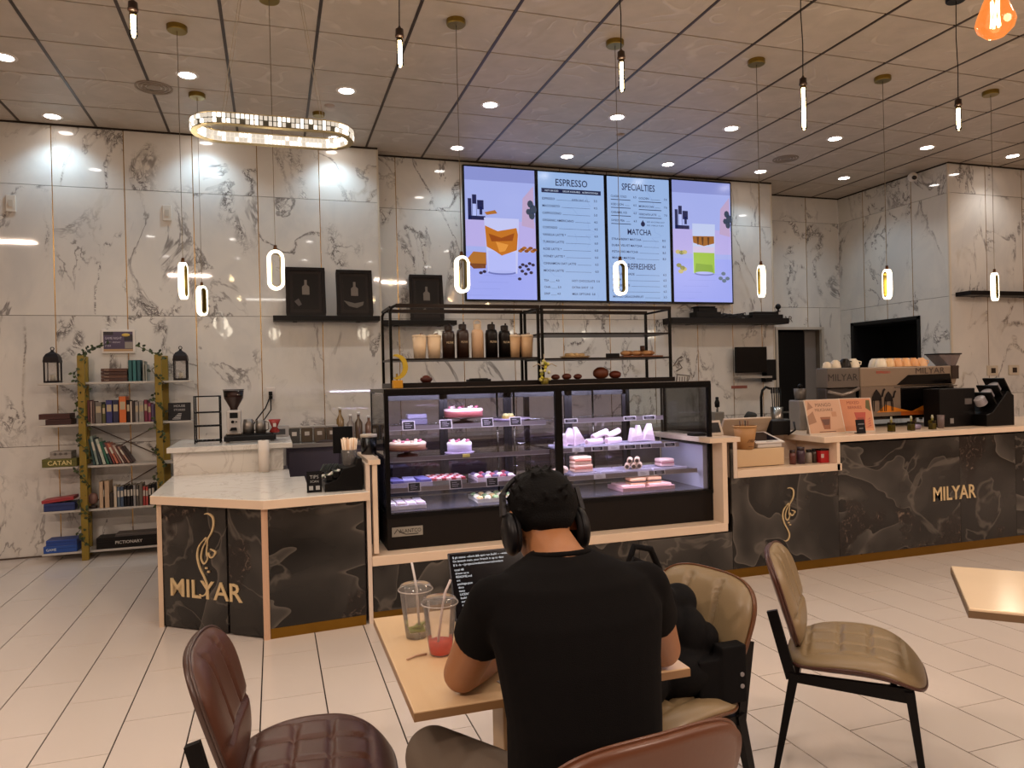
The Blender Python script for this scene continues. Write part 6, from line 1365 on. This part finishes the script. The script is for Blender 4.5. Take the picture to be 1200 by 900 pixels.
def loft(m, rings, n=28):
    # rings: (centre, rx, ry, exponent, tilt) horizontal ellipses
    vs = []
    for c, rx, ry in rings: vs += [(c[0]+rx*sgp(math.cos(2*PI*i/n), .85), c[1]+ry*sgp(math.sin(2*PI*i/n), .85), c[2]) for i in range(n)]
    k = len(rings); fs = [(j*n+i, j*n+(i+1) % n, (j+1)*n+(i+1) % n, (j+1)*n+i) for j in range(k-1) for i in range(n)]
    fs += [tuple(range(n))[::-1], tuple(range((k-1)*n, k*n))]; return m.add(vs, fs)
def ellp(m, c, r, rot=(0, 0, 0), n=22):
    T = Matrix.Translation(c) @ Euler(rot).to_matrix().to_4x4(); o = m.T; m.T = T; m.sphere((0, 0, 0), 1, n, 14, r); m.T = o; return m
P0 = Vector((.60, 1.33, 0))
PER = thing('person', 'person with short black hair in a black t-shirt and grey trousers bent over a laptop', 'person', P0)
V = Vector
HC = V((.603, 1.635, 1.145)); HR = Matrix.Translation(HC) @ Matrix.Rotation(math.radians(-30), 4, 'X') @ Matrix.Scale(.95, 4)
TORSO = [((.575, 1.36, .49), .155, .12), ((.575, 1.36, .56), .155, .12), ((.578, 1.365, .68), .145, .11), ((.583, 1.375, .80), .146, .112), ((.592, 1.42, .91), .162, .115), ((.60, 1.455, .99), .182, .112), ((.603, 1.485, 1.052), .165, .095), ((.603, 1.505, 1.078), .11, .072), ((.603, 1.53, 1.098), .062, .055)]
SL, EL, WL = V((.435, 1.490, 1.008)), V((.405, 1.675, .800)), V((.575, 1.835, .790))
SR, ER, WR = V((.778, 1.478, 1.008)), V((.915, 1.640, .800)), V((.735, 1.850, .790))
def hand(m, w, d, side):
    d = d.normalized(); up = V((0, 0, 1)); x = d.cross(up).normalized()*side   # x points to the thumb side
    palm = w+d*.05; T = Matrix((( x.x, d.x, up.x, palm.x), (x.y, d.y, up.y, palm.y), (x.z, d.z, up.z, palm.z), (0, 0, 0, 1)))
    o = m.T; m.T = T; m.sphere((0, 0, 0), 1, 18, 12, (.040, .050, .015)); m.T = o
    for k, (off, L) in enumerate(((.030, .068), (.010, .078), (-.011, .072), (-.031, .056))):
        b = T @ V((off*.9, .038, 0)); a1 = b + d*L*.45 + up*.012 + x*off*.15; a2 = a1 + d*L*.32 - up*.010; a3 = a2 + d*L*.20 - up*.016
        chain(m, [b, a1, a2, a3], [.0095, .009, .008, .007])
    b = T @ V((.030, -.012, -.002)); chain(m, [b, b+x*.026+d*.026, b+x*.034+d*.054-up*.006], [.011, .010, .008])
m = MB()
loft(m, [(c, rx*.93, ry*.92) for c, rx, ry in TORSO])
chain(m, [V((.603, 1.525, 1.07)), V((.603, 1.59, 1.10))], [.058, .055])
m.T = HR; m.sphere((0, -.005, .03), 1, 26, 18, (.077, .095, .088)); m.sphere((0, .028, -.035), 1, 24, 16, (.062, .070, .078)); m.sphere((0, .045, -.082), 1, 18, 12, (.036, .038, .026)); m.T = None
for a, b, r0, r1 in (((0, .095, .012), (0, .116, -.026), .009, .013), ((-.012, .098, -.03), (.012, .098, -.03), .009, .009), ((-.02, .086, -.058), (.02, .086, -.058), .008, .008), ((-.018, .086, -.067), (.018, .086, -.067), .0075, .0075), ((-.045, .076, .022), (-.012, .088, .024), .010, .009), ((.045, .076, .022), (.012, .088, .024), .010, .009), ((-.077, .0, -.015), (-.080, -.01, .02), .014, .014), ((.077, .0, -.015), (.080, -.01, .02), .014, .014)):
    cap(m, HR @ V(a), HR @ V(b), r0, r1, 12)
for S, E_L, W_, side in ((SL, EL, WL, 1), (SR, ER, WR, -1)):
    sh = V((S.x+(.04 if side > 0 else -.04), S.y, S.z)); chain(m, [sh, S, S.lerp(E_L, .5), E_L], [.055, .053, .050, .045]); cap(m, E_L, E_L.lerp(W_, .35), .045, .044); chain(m, [E_L.lerp(W_, .35), W_], [.044, .027]); cap(m, W_, W_+(W_-E_L).normalized()*.02, .027, .024)
HLp, KL, AL = V((.51, 1.40, .575)), V((.355, 1.80, .555)), V((.37, 1.72, .10))
HRp, KR, AR = V((.68, 1.40, .575)), V((.80, 1.78, .555)), V((.82, 1.66, .10))
for H, K, A in ((HLp, KL, AL), (HRp, KR, AR)):
    chain(m, [H, H.lerp(K, .5), K], [.082, .075, .056]); chain(m, [K, K.lerp(A, .35), A], [.054, .052, .036]); cap(m, A, A+V((0, .06, -.06)), .036, .032); cap(m, A+V((0, .06, -.06)), A+V((0, .15, -.065)), .03, .028)
hand(m, WL+(WL-EL).normalized()*.01, V((.50, .86, 0)), 1); hand(m, WR+(WR-ER).normalized()*.01, V((-.42, .9, 0)), -1)
SKIN = M('#91603c', .5, var=.08, vscale=14, bump=.1, bscale=150)
body = organic('body', PER, m, SKIN, .0055, 5)
m = MB(); loft(m, [((c[0], c[1]-.004, c[2]), rx*1.04+.006, ry*1.05+.006) for c, rx, ry in TORSO[:-2]]+[((.603, 1.500, 1.080), .115, .078), ((.603, 1.53, 1.098), .068, .060)])
for S, E_L, side in ((SL, EL, 1), (SR, ER, -1)):
    sh = V((S.x+(.05 if side > 0 else -.05), S.y, S.z)); e_ = S.lerp(E_L, .45); m.cyl(sh, S, .064, .062, 22); m.sphere(S, .062, 22, 12); m.cyl(S, e_, .062, .061, 22); m.sphere(sh, .064, 20, 12)
# cloth folds: soft ridges across the back
rr = random.Random(21)
for a, b, r in (((.46, 1.40, .93), (.50, 1.35, .80), .03), ((.71, 1.40, .93), (.67, 1.35, .80), .03)): cap(m, V(a)+V((0, .0, 0)), V(b), r, r*.8)
SHIRT = M('#060404', .9, spec=.12, bump=.4, bscale=500)
shirt = organic('shirt', PER, m, SHIRT, .0065, 5)
m = MB()
for k in range(1): m.tube([(.603+.063*math.cos(a), 1.532+.050*math.sin(a), 1.094-.006*math.sin(a)) for a in [k2*2*PI/32 for k2 in range(32)]], .008, 8, closed=True)
o = m.build('collar', SHIRT, PER); o.location = -P0
m = MB(); loft(m, [((.585, 1.37, .50), .17, .125), ((.585, 1.37, .56), .17, .125), ((.585, 1.37, .64), .160, .118)])
for H, K, A in ((HLp, KL, AL), (HRp, KR, AR)):
    chain(m, [H, H.lerp(K, .5), K], [.095, .087, .070]); chain(m, [K, K.lerp(A, .5), A+V((0, 0, .02))], [.068, .066, .055])
TRO = M('#5c5044', .8, bump=.3, bscale=400, var=.1, vscale=9); tro = organic('trousers', PER, m, TRO, .008, 5)
for k, (A) in enumerate((AL, AR)):
    m = MB(); chain(m, [A+V((0, -.03, -.055)), A+V((0, .07, -.058)), A+V((0, .16, -.062))], [.040, .042, .034]); m.box(A.x-.045, A.x+.045, A.y-.07, A.y+.20, .0, .022)
    organic('shoe', PER, m, M('#1c1a1a', .5), .006, 3)
m = MB(); m.T = HR; m.sphere((0, -.014, .040), 1, 30, 20, (.087, .099, .090)); m.sphere((0, -.056, -.006), 1, 20, 14, (.060, .040, .042)); m.sphere((0, .055, .085), 1, 18, 12, (.06, .05, .035)); rr = random.Random(31)
for k in range(120):
    a = rr.uniform(0, 2*PI); ph = rr.uniform(.05, 1.9); d = V((math.sin(ph)*math.cos(a), math.sin(ph)*math.sin(a), math.cos(ph)))
    if d.y > .6: continue
    p = V((0, -.014, .040))+V((d.x*.085, d.y*.097, d.z*.088)); q = p+V((rr.uniform(-.012, .012), rr.uniform(-.02, .005), rr.uniform(-.006, .012)))+d*.003
    m.cyl(p-d*.01, q, .008, .003, 7)
m.T = None
hair = organic('hair', PER, m, M('#040303', .7, spec=.12, bump=1.0, bscale=260), .0045, 2)
for s in (-1, 1):
    p = HR @ V((s*.029, .083, .006)); o = MB().sphere(p, .0125, 12, 8).build('eye', M('#cfc6bc', .2), PER); o.location = -P0
    q = HR @ V((s*.029, .0925, .004)); o = MB().sphere(q, .0055, 10, 6).build('iris', M('#1c100a', .15), PER); o.location = -P0
# headphones
HP = thing('headphones', 'black over-ear headphones worn by the person', 'headphones', HC); HM = M('#0b0a0d', .4, spec=.35)
def hp(mb, name, mat=HM, parent=HP):
    o = mb.build(name, mat, parent); o.location = (0, 0, 0) if parent is not HP else (0, 0, 0); return o
HQ = Matrix.Rotation(math.radians(-22), 4, 'X')
for s in (-1, 1):
    m = MB(); m.T = HQ; m.lathe([(0, 0), (.030, .0), (.038, .006), (.040, .016), (.036, .024), (0, .024)], 26, sy=1.22); vs = m.v; m2 = MB()
    m2.add([(s*(.088+v[2]*1.0), v[1]-.004, v[0]-.025) if 0 else (0, 0, 0) for v in []], [])
    m3 = MB(); n = 26; prof = [(0, .103), (.026, .103), (.036, .097), (.040, .088), (.038, .080), (0, .080)]; vv = []
    for r, xx in prof: vv += [HQ @ V((s*xx, -.004+r*math.cos(2*PI*i/n), -.022+1.28*r*math.sin(2*PI*i/n))) for i in range(n)]
    m3.add(vv, [(j*n+i, j*n+(i+1) % n, (j+1)*n+(i+1) % n, (j+1)*n+i) for j in range(len(prof)-1) for i in range(n)], True); ec = m3.build('ear_cup', HM, HP)
    m4 = MB(); pts = [HQ @ V((s*.078, -.004+.028*math.cos(2*PI*i/24), -.022+.036*math.sin(2*PI*i/24))) for i in range(24)]; m4.tube(pts, .010, 8, closed=True).build('cushion', M('#0c0b0d', .7), ec)
    MB().bar(HQ @ V((s*.100, -.004, .02)), HQ @ V((s*.094, -.004, .075)), .010, .022).build('slider', M('#1c1b1e', .4, .3), HP)
MB().tube([HQ @ V((.094*math.cos(a), .012, .045+.080*math.sin(a))) for a in [PI*k/20 for k in range(21)]], .0065, 8).build('headband', HM, HP)

# ================================================================= ON THE TABLE
t = thing('laptop', 'open laptop showing lines of pale text on a black screen', 'laptop', (.665, 2.03, .75), math.radians(0)); LB = M('#2a2a2e', .35, .6)
MB().box(-.165, .165, -.12, .115, .002, .017).build('base', LB, t, bev=.004)
kb = MB()
for i in range(12):
    for j in range(5): kb.box(-.145+.0245*i, -.125+.0245*i, .0+.02*j-.0, .016+.02*j, .017, .0185)
kb.build('keyboard', M('#0e0e10', .5), t); MB().box(-.05, .05, -.105, -.03, .0165, .0175).build('touchpad', M('#242428', .3), t)
TL = Matrix.Translation((0, .115, .014)) @ Matrix.Rotation(math.radians(-24), 4, 'X')
m = MB(); m.T = TL; m.box(-.165, .165, -.004, .004, 0, .205).build('lid', LB, t, bev=.003)
m = MB(); m.T = TL; m.box(-.160, .160, -.0052, -.004, .008, .200); m.build('screen', M('#0b0a0e', .15), t)
m = MB(); m.T = TL; rr = random.Random(12); yy = -.0056
words = ['total 48', 'drwxr-xr-x', 'README.md', 'src', 'package.json', 'docs', 'tests', 'LICENSE', 'build', 'scripts', 'main.py', 'config', 'data']
for k, s in enumerate(['$ git status --short && npm run build -- --watch', 'On branch main, your branch is up to date', '$ ls -la ~/projects/website/source/content']): m.text(s, .0095, (-.152, yy, .186-.0115*k))
for k in range(13): m.text(words[k], .0095, (-.150+.0012*k, yy, .148-.0106*k))
m.build('screen_text', M('#c9c9cc', .5, emit=1.1), t, fix=False)
def cupd(x, y, lb, drink, h, level, lid=True):
    t = thing('plastic_cup', lb, 'cup', (x, y, .75)); g = CLEARP
    MB().lathe([(0, .002), (.030, .002), (.0335, .03), (.0455, h)], 28).build('cup', g, t)
    if lid: MB().lathe([(.050, h), (.051, h+.006), (.046, h+.009), (.044, h+.016), (.040, h+.018), (.012, h+.013), (0, h+.013)], 28).build('lid', CLEARP, t); MB().tube([(.0495*math.cos(2*PI*k/28), .0495*math.sin(2*PI*k/28), h+.004) for k in range(28)], .0016, 5, closed=True).build('lid_rim', M('#d8d0cc', .2), t)
    f = lambda z: .0285+(.043-.0285)*z/h
    MB().lathe([(0, .005), (f(0), .005), (f(level), level), (0, level)], 24).build('drink', drink, t)
    return t
t = cupd(.375, 2.10, 'empty looking clear cup with melting ice and lime at the back left of the table', M('#cdb892', .1, alpha=.25), .135, .02)
MB().tube([(.008, -.006, .01), (.004, .0, .14), (-.008, .004, .215)], .0035, 8).build('straw', M('#cfc8c4', .25, alpha=.8), t)
for k, (x, y, z, a) in enumerate(((0, -.008, .025, .2), (.008, .006, .031, -.3))): MB().cbox((x, y, z), (.045, .03, .006), rx=a, rz=k).build('lime_slice', M('#8a8f2c', .5), t, bev=.002)
t = cupd(.412, 1.945, 'clear cup with a red drink left of the laptop', M('#f04a34', .2, spec=.3), .135, .036)
MB().tube([(-.012, -.008, .01), (.008, 0, .13), (.018, .004, .165), (.034, .008, .195)], .0035, 8).build('straw', M('#d8c8c4', .25, alpha=.8), t)
t = thing('paper_napkin', 'thin white paper under the forearm near the table edge', 'napkin', (.60, 1.69, .751), .3); MB().box(-.09, .09, -.05, .05, 0, .002).box(-.07, .08, -.03, .045, .002, .004).build('sheet', M('#b8b4b8', .6), t)
t = thing('stirrer', 'small pale wrapper lying left of the red drink', 'wrapper', (.345, 1.94, .751), .4); MB().tube([(-.03, 0, .003), (0, .004, .004), (.03, -.003, .003)], .003, 5).build('wrapper', M('#b89478', .5), t)

# ================================================================= BACKPACK
B0 = V((1.17, 2.06, .47)); BP = thing('backpack', 'black backpack slumped on the beige chair with a strap standing up', 'backpack', B0); BK = M('#060506', .8, spec=.15, bump=.4, bscale=300)
m = MB()
def rb(c, r, rot=(0, 0, 0)): ellp(m, c, r, rot)
for c, r in (((1.12, 2.10, .60), (.13, .13, .12)), ((1.18, 2.04, .57), (.14, .12, .09)), ((1.10, 2.08, .72), (.12, .11, .10)), ((1.18, 2.14, .70), (.09, .12, .11)), ((1.07, 2.04, .80), (.075, .07, .07)), ((1.15, 2.06, .78), (.05, .05, .05)), ((1.22, 2.02, .68), (.06, .06, .08)), ((1.22, 2.08, .76), (.06, .06, .06)), ((1.27, 2.02, .66), (.05, .05, .05)), ((1.04, 2.0, .56), (.08, .09, .08))): rb(V(c)+V((0, 0, .0)), r)
m.box(.98, 1.30, 1.97, 2.14, .485, .58)
organic('bag_body', BP, m, BK, .007, 6)
m = MB(); m.box(1.275, 1.365, 1.925, 1.975, .478, .655); m.box(1.20, 1.33, 1.93, 2.05, .49, .62); organic('side_flap', BP, m, BK, .006, 4)
for z in (.53, .566): o = MB().cyl((1.345, 1.922, z), (1.345, 1.929, z), .007, n=12).build('rivet', M('#8d8c90', .3, .9), BP); o.location = -B0
o = MB().tube([(1.02, 2.02, .80), (.985, 1.96, .93), (1.0, 1.95, .985), (1.06, 1.96, .97), (1.10, 1.98, .90), (1.12, 2.02, .80)], .010, 8).build('strap', BK, BP); o.location = -B0
o = MB().tube([(1.0, 2.0, .78), (.96, 1.93, .90), (.98, 1.91, .96), (1.04, 1.93, .93), (1.07, 1.97, .82)], .007, 8).build('strap', BK, BP); o.location = -B0
o = MB().cbox((1.075, 1.935, .895), (.022, .008, .035), ry=.5).cbox((1.09, 1.94, .865), (.018, .008, .018), ry=.5).build('buckle', M('#9a9088', .3, .8), BP); o.location = -B0
o = MB().tube([(1.085, 1.93, .86), (1.085, 1.92, .78), (1.09, 1.93, .72)], .0035, 6).build('cord', M('#5a5658', .5), BP); o.location = -B0
